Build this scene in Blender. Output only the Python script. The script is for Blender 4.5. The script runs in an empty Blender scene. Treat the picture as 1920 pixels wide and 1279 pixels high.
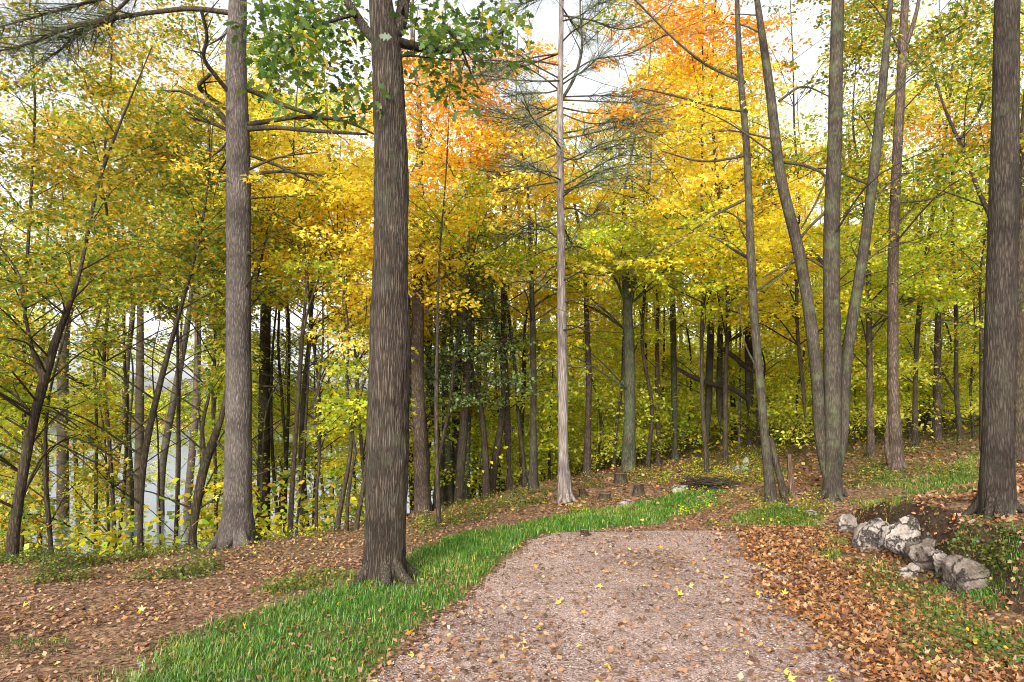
import bpy, math, random
import numpy as np
R = np.random.default_rng(7)
random.seed(7)
F, HY, CZ = 1300.0, 760.0, 1.6          # focal length in photo pixels, horizon row, eye height
scene = bpy.context.scene
col = scene.collection

# ------------------------------------------------------------------ helpers
def W(px, py, Y):
    return np.array([(px - 960) / F * Y, Y, CZ + (HY - py) / F * Y])

def lin(c):
    c = np.asarray(c, float) / 255.0
    return np.where(c <= 0.04045, c / 12.92, ((c + 0.055) / 1.055) ** 2.4)

def hash2(ix, iy, s):
    h = (ix.astype(np.int64) * 374761393 + iy.astype(np.int64) * 668265263 + s * 982451653) & 0x7fffffff
    h = ((h ^ (h >> 13)) * 1274126177) & 0x7fffffff
    return ((h ^ (h >> 16)) & 0xffff) / 65535.0

def vnoise(x, y, s=0):
    x = np.asarray(x, float); y = np.asarray(y, float)
    ix = np.floor(x); iy = np.floor(y); fx = x - ix; fy = y - iy
    fx = fx * fx * (3 - 2 * fx); fy = fy * fy * (3 - 2 * fy)
    a = hash2(ix, iy, s); b = hash2(ix + 1, iy, s); c = hash2(ix, iy + 1, s); d = hash2(ix + 1, iy + 1, s)
    return (a * (1 - fx) + b * fx) * (1 - fy) + (c * (1 - fx) + d * fx) * fy

def fbm(x, y, s=0, o=4):
    v = 0; a = .5
    for k in range(o):
        v = v + a * vnoise(np.asarray(x) * 2 ** k, np.asarray(y) * 2 ** k, s + k * 17); a *= .5
    return v

def unit(v):
    return v / np.maximum(np.linalg.norm(v, axis=-1, keepdims=True), 1e-9)

class MB:
    """collects quads and triangles, then links them as one mesh object"""
    def __init__(s): s.v = []; s.q = []; s.t = []; s.cq = []; s.ct = []; s.n = 0
    def add(s, v, q=None, t=None, cq=None, ct=None):
        v = np.asarray(v, float).reshape(-1, 3)
        if q is not None and len(q):
            s.q.append(np.asarray(q) + s.n); s.cq.append(cq if cq is not None else np.zeros((len(q), 3)))
        if t is not None and len(t):
            s.t.append(np.asarray(t) + s.n); s.ct.append(ct if ct is not None else np.zeros((len(t), 3)))
        s.v.append(v); s.n += len(v)
    def build(s, name, mat, parent=None, origin=(0, 0, 0), smooth=False, colour=False):
        v = np.concatenate(s.v) if s.v else np.zeros((0, 3))
        v = v - np.asarray(origin, float)
        q = np.concatenate(s.q) if s.q else np.zeros((0, 4), int)
        t = np.concatenate(s.t) if s.t else np.zeros((0, 3), int)
        me = bpy.data.meshes.new(name)
        me.vertices.add(len(v)); me.vertices.foreach_set('co', v.astype(np.float32).ravel())
        idx = np.concatenate([q.ravel(), t.ravel()]).astype(np.int32)
        me.loops.add(len(idx)); me.loops.foreach_set('vertex_index', idx)
        st = np.concatenate([np.arange(len(q)) * 4, len(q) * 4 + np.arange(len(t)) * 3]).astype(np.int32)
        me.polygons.add(len(st)); me.polygons.foreach_set('loop_start', st)
        if smooth: me.polygons.foreach_set('use_smooth', np.ones(len(st), bool))
        if colour:
            c = np.concatenate((s.cq + s.ct)) if (s.cq or s.ct) else np.zeros((0, 3))
            a = me.attributes.new('leafcol', 'FLOAT_COLOR', 'FACE')
            a.data.foreach_set('color', np.concatenate([c, np.ones((len(c), 1))], 1).astype(np.float32).ravel())
        me.update(calc_edges=True); me.validate()
        me.materials.append(mat)
        o = bpy.data.objects.new(name, me); col.objects.link(o)
        if parent is not None: o.parent = parent
        else: o.location = origin
        return o

def tube(mb, P, rad, sides=8, rough=0.0, seed=0, cap=True, ridge=0.0):
    P = np.asarray(P, float); rad = np.asarray(rad, float); n = len(P)
    T = np.gradient(P, axis=0); T = unit(T)
    ref = np.array([1., 0, 0]) if abs(T[0][0]) < .8 else np.array([0, 1., 0])
    A = unit(np.cross(np.broadcast_to(ref, T.shape), T)); B = np.cross(T, A)
    th = np.arange(sides) / sides * 2 * np.pi
    rr = rad[:, None] * np.ones(sides)[None]
    if rough:
        L = np.concatenate([[0], np.cumsum(np.linalg.norm(np.diff(P, axis=0), axis=1))])
        rr = rr * (1 + rough * (vnoise(np.broadcast_to(np.cos(th) * 2 + 7, (n, sides)) + np.sin(th) * 1.7, (L[:, None] * 1.6 + np.sin(th) * 1.5), seed) - .5) * 2)
    if ridge:
        L = np.concatenate([[0], np.cumsum(np.linalg.norm(np.diff(P, axis=0), axis=1))])
        wv = (fbm(np.broadcast_to(th, (n, sides)) * 1.5, np.broadcast_to(L[:, None] * 1.2, (n, sides)), 5) - .47) * 1.6
        a1 = (np.broadcast_to(th[None], (n, sides)) + wv) * 5.0
        rd = 1 - np.abs(2 * vnoise(a1, np.broadcast_to(L[:, None] * 3.5, (n, sides)), 19) - 1)
        rd2 = vnoise(a1 * 2.3, np.broadcast_to(L[:, None] * 9, (n, sides)), 29)
        bulge = (vnoise(np.broadcast_to(np.cos(th)[None] * 1.1, (n, sides)), np.broadcast_to(L[:, None] * 1.3, (n, sides)), 44) - .5)
        rr = rr * (1 + ridge * ((rd - .6) * 1.0 + (rd2 - .5) * .7) + bulge * .09)
    v = P[:, None] + rr[..., None] * (np.cos(th)[None, :, None] * A[:, None] + np.sin(th)[None, :, None] * B[:, None])
    i = np.arange(n - 1)[:, None] * sides; j = np.arange(sides)[None]; k = (j + 1) % sides
    q = np.stack([i + j, i + k, i + sides + k, i + sides + j], -1).reshape(-1, 4)
    mb.add(v.reshape(-1, 3), q)
    if cap:
        top = (n - 1) * sides
        mb.add(np.concatenate([v[-1], P[-1:]]), t=np.array([[a, (a + 1) % sides, sides] for a in range(sides)]))

def smooth_path(P, n):
    P = np.asarray(P, float)
    if len(P) < 3:
        t = np.linspace(0, 1, n)[:, None]; return P[0] * (1 - t) + P[-1] * t
    L = np.concatenate([[0], np.cumsum(np.linalg.norm(np.diff(P[:, :3], axis=0), axis=1))])
    m = np.gradient(P, L, axis=0); out = []
    for s in np.linspace(0, L[-1], n):
        k = min(np.searchsorted(L, s, 'right') - 1, len(P) - 2); h = L[k + 1] - L[k]; t = (s - L[k]) / h
        out.append((2*t**3-3*t*t+1)*P[k] + (t**3-2*t*t+t)*h*m[k] + (3*t*t-2*t**3)*P[k+1] + (t**3-t*t)*h*m[k+1])
    return np.array(out)

# leaf outlines (along the midrib, across it, out of the blade)
LEAF = {
 'kite': (np.array([(0, 0, 0), (.45, .36, .07), (1, 0, -.06), (.45, -.36, .07)]), np.array([(0, 3, 2, 1)])),
 'maple3': (np.array([(.22, 0, 0), (1, 0, -.1), (.45, .15, .04), (.45, -.15, .04), (.55, .52, .1), (.55, -.52, .1), (0, .08, 0), (0, -.08, 0)]),
            np.array([(0, 3, 1, 2), (0, 2, 4, 6), (0, 7, 5, 3)])),
 'maple5': (np.array([(.25, 0, 0), (1, 0, -.1), (.52, .13, .03), (.52, -.13, .03), (.74, .5, .02), (.74, -.5, .02), (.3, .22, .05), (.3, -.22, .05),
                      (.1, .5, .1), (.1, -.5, .1), (0, 0, 0)]),
            np.array([(0, 3, 1, 2), (0, 2, 4, 6), (0, 6, 8, 10), (0, 10, 9, 7), (0, 7, 5, 3)])),
 'oak': (np.array([(0, 0, 0), (.2, .13, .03), (.2, -.13, .03), (.34, .3, .06), (.34, -.3, .06), (.42, .12, .03), (.42, -.12, .03), (.62, .34, .05), (.62, -.34, .05),
                   (.7, .14, .0), (.7, -.14, .0), (.84, .2, -.04), (.84, -.2, -.04), (1, 0, -.1)]),
         np.array([(0, 2, 1, 0), (1, 2, 6, 5), (1, 5, 3, 1), (2, 4, 6, 2), (5, 6, 10, 9), (5, 9, 7, 5), (6, 8, 10, 6), (9, 10, 12, 11), (11, 12, 13, 11)])),
 'needle': (np.array([(0, .5, 0), (1, .35, 0), (1, -.35, 0), (0, -.5, 0)]), np.array([(0, 3, 2, 1)])),
}
def _split(kind):
    v, f = LEAF[kind]; q = [x for x in f if len(set(x)) == 4]; t = [list(dict.fromkeys(x)) for x in f if len(set(x)) == 3]
    return v, np.array(q).reshape(-1, 4), np.array(t).reshape(-1, 3)
LEAFS = {k: _split(k) for k in LEAF}

def leaves(mb, c, size, nrm, dr, colr, kind='kite', width=1.0):
    n = len(c)
    if n == 0: return
    nrm = unit(nrm); u = unit(dr - (dr * nrm).sum(1, keepdims=True) * nrm); v = np.cross(nrm, u)
    tv, tq, tt = LEAFS[kind]; k = len(tv)
    size = np.broadcast_to(size, (n,))
    curl = R.uniform(-.6, 1.8, n)
    X = c[:, None] + size[:, None, None] * (tv[None, :, :1] * u[:, None] + tv[None, :, 1:2] * width * v[:, None] + (tv[None, :, 2:] * curl[:, None, None]) * nrm[:, None])
    off = (np.arange(n) * k)[:, None, None]
    q = (tq[None] + off).reshape(-1, 4); t = (tt[None] + off).reshape(-1, 3)
    mb.add(X.reshape(-1, 3), q, t if len(tt) else None, np.repeat(colr, len(tq), 0), np.repeat(colr, len(tt), 0) if len(tt) else None)

PAL = {k: lin(v) for k, v in {
 'A': [(255, 222, 66), (255, 230, 80), (253, 208, 56), (250, 226, 78), (255, 224, 70), (250, 196, 58)],
 'Y': [(244, 220, 56), (250, 226, 62), (216, 212, 62), (234, 218, 62), (250, 206, 52)],
 'L': [(196, 204, 60), (218, 212, 58), (164, 188, 58), (234, 212, 56), (180, 196, 62), (148, 178, 58)],
 'V': [(132, 150, 50), (160, 156, 50), (108, 134, 48), (196, 166, 48), (98, 122, 46), (150, 156, 54), (214, 170, 50)],
 'B': [(190, 168, 52), (156, 156, 52), (210, 176, 50), (130, 140, 50), (224, 170, 54), (176, 168, 58)],
 'F': [(236, 232, 92), (242, 230, 86), (216, 226, 94), (246, 224, 82), (200, 216, 90)],  # far leaves, lightened: brightness of the inner wood put into their colour
 'O': [(252, 166, 56), (253, 186, 62), (248, 148, 60), (250, 196, 78), (253, 190, 56)],
 'G': [(84, 112, 46), (100, 126, 52), (70, 96, 40), (128, 142, 58), (78, 104, 50)],
 'D': [(96, 118, 68), (108, 130, 76), (124, 138, 80), (100, 120, 72)],
 'P': [(98, 116, 92), (112, 128, 102), (86, 104, 84), (126, 138, 112)],
 'H': [(100, 116, 50), (120, 130, 56), (84, 98, 44), (140, 138, 64), (110, 108, 56)],
 'N': [(60, 80, 46), (74, 92, 52), (50, 68, 42), (84, 96, 60)],
 'litter': [(140, 106, 80), (154, 118, 90), (112, 84, 64), (164, 128, 94), (158, 130, 104), (128, 94, 72), (146, 112, 92), (92, 70, 56), (150, 116, 84)],
 'orange_litter': [(144, 100, 64), (156, 112, 70), (116, 78, 54), (158, 122, 80), (98, 68, 50), (132, 92, 66), (152, 124, 92), (84, 60, 46), (164, 106, 56)],
 'bright_litter': [(226, 176, 50), (232, 190, 60), (214, 150, 50), (224, 184, 110)],
}.items()}
def pick(p, n, jit=.16):
    a = PAL[p]; c = a[R.integers(0, len(a), n)]
    return np.clip(c * R.normal(1, jit, (n, 1)).clip(.45, 1.5) * R.normal(1, .05, (n, 3)), .003, .92)

# ------------------------------------------------------------------ terrain
CP = [(0, 4, 0), (0, 1, 0), (-2, 2, 0), (2, 2, 0), (2, 7, 0), (0, 7, 0), (1.5, 9, .02), (0, -3, 0), (3, -3, .1), (-4, -3, -.1), (-3, 4, -.05), (-4, 6.5, -.12),
      (3, 4.5, 0), (5.2, 5, .5), (5.4, 7, .62), (7.5, 8, .85), (4.4, 4, .12),
      (-6, 13, -1.9), (-9, 14, -3.4), (-3.2, 16, -2.2), (-2.0, 22, -3.1), (.8, 20, -.75), (2, 28, -1.0), (6, 30, .25), (12, 30, 1.5), (20, 25, 2.3), (10, 20, 1.05),
      (-12, 10, -2.9), (-15, 20, -5.2), (-6, 28, -5.6), (-2, 40, -5), (10, 45, .4), (25, 45, 2.6), (-25, 10, -5.6), (-20, 40, -6.4), (2, 45, -3.2),
      (-10, 1, -1.0), (-15, -5, -1.6), (12, 2, 1.1), (15, -5, 1.2), (60, 80, 5), (-60, 80, -8), (-60, -15, -8), (60, -15, 3), (5, 80, -5), (-10, 70, -7), (35, 10, 2.6)]
for px, py, Y in [(0, 1050, 8.6), (200, 1045, 9), (445, 1025, 9.2), (600, 1000, 10.4), (800, 960, 12), (1000, 910, 14), (1058, 942, 11), (1180, 880, 15), (1200, 862, 18),
                  (1300, 920, 11.5), (1400, 838, 18), (1562, 935, 9.7), (1680, 880, 12), (1750, 805, 19), (1868, 970, 7.2), (1900, 850, 12), (1630, 855, 14),
                  (1700, 1085, 6.4), (1600, 1000, 8.6), (1480, 1000, 8.6), (1850, 1215, 4.6), (1760, 1010, 7.3)]:
    CP.append(tuple(W(px, py, Y)))
CP = np.array(CP)
def _phi(d2): return .5 * d2 * np.log(d2 + 1e-9)
_n = len(CP)
_K = _phi(((CP[:, None, :2] - CP[None, :, :2]) ** 2).sum(-1)) + np.eye(_n) * .02
_Pm = np.concatenate([np.ones((_n, 1)), CP[:, :2]], 1)
_w = np.linalg.solve(np.block([[_K, _Pm], [_Pm.T, np.zeros((3, 3))]]), np.concatenate([CP[:, 2], np.zeros(3)]))
def terrain(x, y):
    x = np.asarray(x, float); y = np.asarray(y, float); sh = x.shape
    p = np.stack([x.ravel(), y.ravel()], 1); z = np.empty(len(p))
    for i in range(0, len(p), 50000):
        b = p[i:i + 50000]
        z[i:i + 50000] = _phi(((b[:, None] - CP[None, :, :2]) ** 2).sum(-1)) @ _w[:_n] + _w[_n] + b @ _w[_n + 1:]
    z = np.clip(z.reshape(sh), -8, 7)
    toe = np.interp(y, [4.0, 4.8, 5.9, 6.4, 7.2, 8.0, 8.9], [3.75, 3.75, 3.8, 3.8, 3.95, 4.1, 4.3]) + (vnoise(y * 2.3, y * 0, 61) - .5) * .3
    s_ = x - toe; st = np.clip(s_ / .22, 0, 1); st = st * st * (3 - 2 * st)
    z = z + .46 * st * np.clip((y - 4.2) / 1.2, 0, 1) * np.clip((9.2 - y) / 1.2, 0, 1) * np.exp(-np.maximum(s_ - .3, 0) / 1.6)
    inpath = np.clip(np.maximum(np.abs(x - 1.0) - 2.3, (y - 9.5) * 1.0), 0, 1)
    return z + inpath * ((fbm(x * .9, y * .9, 3) - .47) * .16 + (vnoise(x * 3.1, y * 3.1, 9) - .5) * .045)
def tz(x, y): return float(terrain(np.array([x]), np.array([y]))[0])
_ts = np.concatenate([np.arange(2, 14, .04), np.arange(14, 40, .15)])
def hit(px, py):
    z = CZ + (HY - py) / F * _ts
    g = terrain((px - 960) / F * _ts, _ts)
    k = np.nonzero(z < g)[0]
    return float(_ts[k[0]]) if len(k) else None
def on_ground(px, py):
    Y = hit(px, py) or 20.0
    x = (px - 960) / F * Y
    return np.array([x, Y, tz(x, Y)])
def poly_world(pts): return np.array([on_ground(*p)[:2] for p in pts])
def inside(poly, x, y):
    r = np.zeros(x.shape, bool); n = len(poly)
    for i in range(n):
        x0, y0 = poly[i]; x1, y1 = poly[(i + 1) % n]
        if y0 == y1: continue
        c = ((y0 > y) != (y1 > y)) & (x < (x1 - x0) * (y - y0) / (y1 - y0) + x0)
        r ^= c
    return r

PATH = np.concatenate([poly_world([(705, 1275), (770, 1205), (850, 1140), (905, 1092), (950, 1050), (985, 1016), (1020, 1003), (1100, 1000), (1200, 998), (1310, 998), (1400, 1000), (1440, 1008),
                                   (1455, 1050), (1490, 1110), (1560, 1190), (1640, 1275)]), np.array([(2.35, 2), (2.6, -4), (-1.3, -4), (-.95, 2.2)])])
GRASS = [(poly_world(p), d, h) for p, d, h in [
    ([(255, 1275), (330, 1230), (420, 1190), (560, 1135), (680, 1088), (760, 1050), (850, 1015), (960, 985), (1100, 962), (1250, 938), (1340, 918), (1345, 945), (1280, 970), (1180, 987),
      (1060, 999), (990, 1008), (930, 1060), (890, 1100), (830, 1135), (760, 1195), (680, 1275)], 1.0, .062),
    ([(480, 1118), (540, 1088), (640, 1068), (690, 1070), (670, 1108), (560, 1124)], .4, .06),
    ([(1375, 975), (1450, 957), (1545, 962), (1545, 987), (1400, 992)], .5, .06),
    ([(1590, 935), (1640, 890), (1720, 900), (1830, 850), (1830, 925), (1700, 950)], .42, .06),
    ([(1530, 985), (1600, 1040), (1690, 1095), (1790, 1150), (1915, 1190), (1915, 1275), (1830, 1275), (1700, 1170), (1600, 1095), (1540, 1050)], .45, .055),
    ([(1780, 1040), (1850, 1010), (1918, 1040), (1918, 1130), (1830, 1130)], .6, .055),
    ([(0, 1195), (110, 1200), (300, 1240), (250, 1278), (0, 1278)], .12, .04)]]
GRASS[0] = (np.concatenate([GRASS[0][0], np.array([(-1.0, 3.0), (-1.4, 1.0), (-3.2, 1.0), (-2.6, 3.4)])]), 1.0, .062)

# ------------------------------------------------------------------ materials
def mat(name):
    m = bpy.data.materials.new(name); m.use_nodes = True; nt = m.node_tree
    for n in list(nt.nodes): nt.nodes.remove(n)
    return m, nt
def N(nt, t, **kw):
    n = nt.nodes.new(t)
    for k, v in kw.items():
        if k.startswith('i_'):
            key = k[2:]; n.inputs[int(key) if key.isdigit() else key].default_value = v
        else: setattr(n, k, v)
    return n
def ramp(nt, stops, fac):
    r = nt.nodes.new('ShaderNodeValToRGB'); e = r.color_ramp.elements
    while len(e) < len(stops): e.new(.5)
    for el, (p, c) in zip(e, stops):
        el.position = p; el.color = (*lin(c), 1)
    nt.links.new(fac, r.inputs[0]); return r.outputs[0]

def leaf_mat(name, transl=.45, gloss=.04):
    m, nt = mat(name); L = nt.links.new
    a = N(nt, 'ShaderNodeAttribute', attribute_name='leafcol')
    d = N(nt, 'ShaderNodeBsdfDiffuse'); t = N(nt, 'ShaderNodeBsdfTranslucent'); g = N(nt, 'ShaderNodeBsdfGlossy', i_Roughness=.45)
    L(a.outputs['Color'], d.inputs['Color']); L(a.outputs['Color'], t.inputs['Color'])
    x = N(nt, 'ShaderNodeMixShader', i_0=transl); L(d.outputs[0], x.inputs[1]); L(t.outputs[0], x.inputs[2])
    y = N(nt, 'ShaderNodeMixShader', i_0=gloss); L(x.outputs[0], y.inputs[1]); L(g.outputs[0], y.inputs[2])
    o = N(nt, 'ShaderNodeOutputMaterial'); L(y.outputs[0], o.inputs[0]); return m

def bark_mat(name, dark, mid, light, sx=40, sz=5, bump=.9, moss=None, mossamt=.5, dist=.02, furrow=.5):
    m, nt = mat(name); L = nt.links.new
    tc = N(nt, 'ShaderNodeTexCoord'); mp = N(nt, 'ShaderNodeMapping'); mp.inputs['Scale'].default_value = (sx, sx, sz); L(tc.outputs['Object'], mp.inputs[0])
    nz = N(nt, 'ShaderNodeTexNoise', i_Scale=.9, i_Detail=5.0); L(mp.outputs[0], nz.inputs[0])
    mx = N(nt, 'ShaderNodeMix', data_type='VECTOR', i_Factor=.55); L(mp.outputs[0], mx.inputs[4]); L(nz.outputs['Color'], mx.inputs[5])
    ml = N(nt, 'ShaderNodeVectorMath', operation='MULTIPLY_ADD'); L(nz.outputs['Color'], ml.inputs[0]); ml.inputs[1].default_value = (1.6, 1.6, 1.2); L(mp.outputs[0], ml.inputs[2])
    vo = N(nt, 'ShaderNodeTexVoronoi', feature='DISTANCE_TO_EDGE', i_Scale=1.0); L(ml.outputs[0], vo.inputs[0])
    n2 = N(nt, 'ShaderNodeTexNoise', i_Scale=1.1, i_Detail=8.0, i_Roughness=.72); L(mp.outputs[0], n2.inputs[0])
    big = N(nt, 'ShaderNodeTexNoise', i_Scale=2.6, i_Detail=4.0); L(tc.outputs['Object'], big.inputs[0])
    h = N(nt, 'ShaderNodeMapRange', i_1=.0, i_2=.3); L(vo.outputs['Distance'], h.inputs[0])
    s2 = N(nt, 'ShaderNodeMath', operation='MULTIPLY', i_1=1 - furrow); L(n2.outputs[0], s2.inputs[0])
    s = N(nt, 'ShaderNodeMath', operation='MULTIPLY_ADD', i_1=furrow); L(h.outputs[0], s.inputs[0]); L(s2.outputs[0], s.inputs[2])
    lo = .5 * (1 - furrow) - .14 + .06 * furrow; hi = .5 * (1 - furrow) + .16 + .75 * furrow
    c = ramp(nt, [(max(.02, lo), dark), ((lo + hi) / 2, mid), (hi, light)], s.outputs[0])
    mm = N(nt, 'ShaderNodeMix', data_type='RGBA', blend_type='MULTIPLY', i_Factor=.7); L(c, mm.inputs[6])
    L(ramp(nt, [(.32, (140, 132, 126)), (.68, (255, 252, 248))], big.outputs[0]), mm.inputs[7]); c = mm.outputs[2]
    if moss:
        b2 = N(nt, 'ShaderNodeTexNoise', i_Scale=4.4, i_Detail=6.0, i_Roughness=.7); L(tc.outputs['Object'], b2.inputs[0])
        r2 = N(nt, 'ShaderNodeMapRange', i_1=.5, i_2=.66, i_4=mossamt); L(b2.outputs[0], r2.inputs[0])
        mg = N(nt, 'ShaderNodeMix', data_type='RGBA'); L(r2.outputs[0], mg.inputs[0]); L(c, mg.inputs[6]); mg.inputs[7].default_value = (*lin(moss), 1); c = mg.outputs[2]
    bs = N(nt, 'ShaderNodeBsdfPrincipled', i_Roughness=.9); bs.inputs['Specular IOR Level'].default_value = .2; L(c, bs.inputs['Base Color'])
    bp = N(nt, 'ShaderNodeBump', i_Strength=bump, i_Distance=dist); L(s.outputs[0], bp.inputs['Height']); L(bp.outputs[0], bs.inputs['Normal'])
    o = N(nt, 'ShaderNodeOutputMaterial'); L(bs.outputs[0], o.inputs[0]); return m

M = {}
M['leaf'] = leaf_mat('leaf_blades', .55, .03)
M['needle'] = leaf_mat('needles', .2)
M['grass'] = leaf_mat('grass_blades', .35)
M['litter'] = leaf_mat('dry_leaves', .1, .03)
M['oakbark'] = bark_mat('furrowed_bark', (30, 25, 21), (76, 66, 57), (106, 95, 84), 56, 4, 1.0, (80, 84, 64), .4, .035, .4)
M['pinebark'] = bark_mat('scaly_bark', (56, 50, 47), (92, 84, 79), (118, 109, 103), 56, 9, .8, (94, 96, 82), .3, .02, .4)
M['darkbark'] = bark_mat('dark_bark', (32, 27, 22), (68, 58, 47), (98, 86, 71), 40, 8, .8, (74, 84, 46), .4, .02, .3)
M['greybark'] = bark_mat('grey_bark', (36, 31, 26), (70, 63, 54), (100, 91, 79), 48, 8, .8, (84, 92, 62), .55, .015, .22)
M['thickbark'] = bark_mat('thick_brown_bark', (30, 26, 22), (60, 52, 45), (86, 77, 67), 52, 8, .9, (72, 72, 58), .4, .02, .3)
M['palebark'] = bark_mat('pale_bark', (82, 74, 70), (132, 122, 116), (168, 158, 152), 40, 3, .7, furrow=.3)
M['redbark'] = bark_mat('reddish_bark', (48, 40, 34), (88, 75, 65), (122, 107, 94), 36, 9, .8, furrow=.3)
M['mossbark'] = bark_mat('mossy_bark', (44, 44, 34), (82, 82, 64), (116, 112, 94), 36, 8, .7, (70, 92, 58), .8, furrow=.25)
M['deadwood'] = bark_mat('dead_wood', (50, 40, 34), (104, 84, 68), (146, 122, 100), 20, 3, .7)
M['cutwood'] = bark_mat('cut_wood', (92, 72, 52), (136, 112, 84), (166, 142, 110), 40, 40, .2)

def rock_mat(name, dark, mid, light, moss, amt):
    m, nt = mat(name); L = nt.links.new
    tc = N(nt, 'ShaderNodeTexCoord')
    n1 = N(nt, 'ShaderNodeTexNoise', i_Scale=7, i_Detail=10.0, i_Roughness=.72); L(tc.outputs['Object'], n1.inputs[0])
    ml = N(nt, 'ShaderNodeVectorMath', operation='MULTIPLY_ADD'); L(n1.outputs['Color'], ml.inputs[0]); ml.inputs[1].default_value = (.35, .35, .35); L(tc.outputs['Object'], ml.inputs[2])
    vo = N(nt, 'ShaderNodeTexVoronoi', feature='DISTANCE_TO_EDGE', i_Scale=3.6); L(ml.outputs[0], vo.inputs[0])
    cr = N(nt, 'ShaderNodeMapRange', i_1=.0, i_2=.06); L(vo.outputs['Distance'], cr.inputs[0])
    n2 = N(nt, 'ShaderNodeTexNoise', i_Scale=40, i_Detail=5.0); L(tc.outputs['Object'], n2.inputs[0])
    ad = N(nt, 'ShaderNodeMath', operation='MULTIPLY_ADD', i_1=.3); L(n2.outputs[0], ad.inputs[0]); L(n1.outputs[0], ad.inputs[2])
    c = ramp(nt, [(.42, dark), (.64, mid), (.88, light)], ad.outputs[0])
    mc = N(nt, 'ShaderNodeMix', data_type='RGBA'); L(cr.outputs[0], mc.inputs[0]); mc.inputs[6].default_value = (*lin((62, 53, 47)), 1); L(c, mc.inputs[7])
    b2 = N(nt, 'ShaderNodeTexNoise', i_Scale=4.0, i_Detail=6.0); L(tc.outputs['Object'], b2.inputs[0])
    r2 = N(nt, 'ShaderNodeMapRange', i_1=.5, i_2=.62, i_4=amt); L(b2.outputs[0], r2.inputs[0])
    mg = N(nt, 'ShaderNodeMix', data_type='RGBA'); L(r2.outputs[0], mg.inputs[0]); L(mc.outputs[2], mg.inputs[6]); mg.inputs[7].default_value = (*lin(moss), 1)
    bs = N(nt, 'ShaderNodeBsdfPrincipled', i_Roughness=.9); bs.inputs['Specular IOR Level'].default_value = .2; L(mg.outputs[2], bs.inputs['Base Color'])
    hh = N(nt, 'ShaderNodeMath', operation='MULTIPLY_ADD', i_1=.5); L(cr.outputs[0], hh.inputs[0]); L(ad.outputs[0], hh.inputs[2])
    bp = N(nt, 'ShaderNodeBump', i_Strength=1.0, i_Distance=.04); L(hh.outputs[0], bp.inputs['Height']); L(bp.outputs[0], bs.inputs['Normal'])
    o = N(nt, 'ShaderNodeOutputMaterial'); L(bs.outputs[0], o.inputs[0]); return m
M['palerock'] = rock_mat('pale_rock', (84, 75, 69), (142, 131, 122), (180, 170, 160), (92, 86, 62), .45)
M['darkrock'] = rock_mat('dark_rock', (66, 57, 51), (104, 93, 84), (150, 139, 129), (70, 70, 44), .5)
M['greenrock'] = rock_mat('mossy_rock', (70, 74, 64), (136, 140, 124), (176, 178, 164), (106, 124, 78), .7)

def ground_mat():
    m, nt = mat('forest_floor'); L = nt.links.new
    tc = N(nt, 'ShaderNodeTexCoord')
    n1 = N(nt, 'ShaderNodeTexNoise', i_Scale=.9, i_Detail=6.0, i_Roughness=.6); L(tc.outputs['Object'], n1.inputs[0])
    n2 = N(nt, 'ShaderNodeTexNoise', i_Scale=16, i_Detail=6.0, i_Roughness=.7); L(tc.outputs['Object'], n2.inputs[0])
    vo = N(nt, 'ShaderNodeTexVoronoi', i_Scale=48); L(tc.outputs['Object'], vo.inputs[0])
    sx = N(nt, 'ShaderNodeSeparateColor'); L(vo.outputs['Color'], sx.inputs[0])
    c1 = ramp(nt, [(.1, (88, 68, 54)), (.45, (134, 106, 86)), (.75, (158, 128, 104)), (1, (176, 144, 110))], sx.outputs[0])
    mg = N(nt, 'ShaderNodeMix', data_type='RGBA', blend_type='MULTIPLY', i_Factor=.7); L(c1, mg.inputs[6]); L(ramp(nt, [(.3, (110, 96, 86)), (.65, (255, 246, 240))], n2.outputs[0]), mg.inputs[7])
    gr = N(nt, 'ShaderNodeAttribute', attribute_name='green')
    r = N(nt, 'ShaderNodeMath', operation='MULTIPLY_ADD', i_1=1.0, use_clamp=True); L(gr.outputs['Fac'], r.inputs[0])
    r0 = N(nt, 'ShaderNodeMapRange', i_1=.35, i_2=.7, i_3=-.25, i_4=.25); L(n1.outputs[0], r0.inputs[0]); L(r0.outputs[0], r.inputs[2])
    m2 = N(nt, 'ShaderNodeMix', data_type='RGBA'); L(r.outputs[0], m2.inputs[0]); L(mg.outputs[2], m2.inputs[6])
    L(ramp(nt, [(.3, (52, 66, 26)), (.6, (88, 102, 38)), (.9, (120, 118, 56))], n2.outputs[0]), m2.inputs[7])
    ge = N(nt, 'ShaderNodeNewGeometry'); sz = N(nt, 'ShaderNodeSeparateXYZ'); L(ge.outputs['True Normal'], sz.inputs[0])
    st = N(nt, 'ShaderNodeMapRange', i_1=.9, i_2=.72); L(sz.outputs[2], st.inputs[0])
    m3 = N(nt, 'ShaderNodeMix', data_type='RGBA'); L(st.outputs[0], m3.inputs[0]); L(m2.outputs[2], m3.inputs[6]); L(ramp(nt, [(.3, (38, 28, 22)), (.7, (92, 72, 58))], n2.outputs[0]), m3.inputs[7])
    bs = N(nt, 'ShaderNodeBsdfPrincipled', i_Roughness=.95); bs.inputs['Specular IOR Level'].default_value = .15; L(m3.outputs[2], bs.inputs['Base Color'])
    bp = N(nt, 'ShaderNodeBump', i_Strength=.9, i_Distance=.03); L(n2.outputs[0], bp.inputs['Height']); L(bp.outputs[0], bs.inputs['Normal'])
    o = N(nt, 'ShaderNodeOutputMaterial'); L(bs.outputs[0], o.inputs[0]); return m
M['ground'] = ground_mat()
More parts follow.
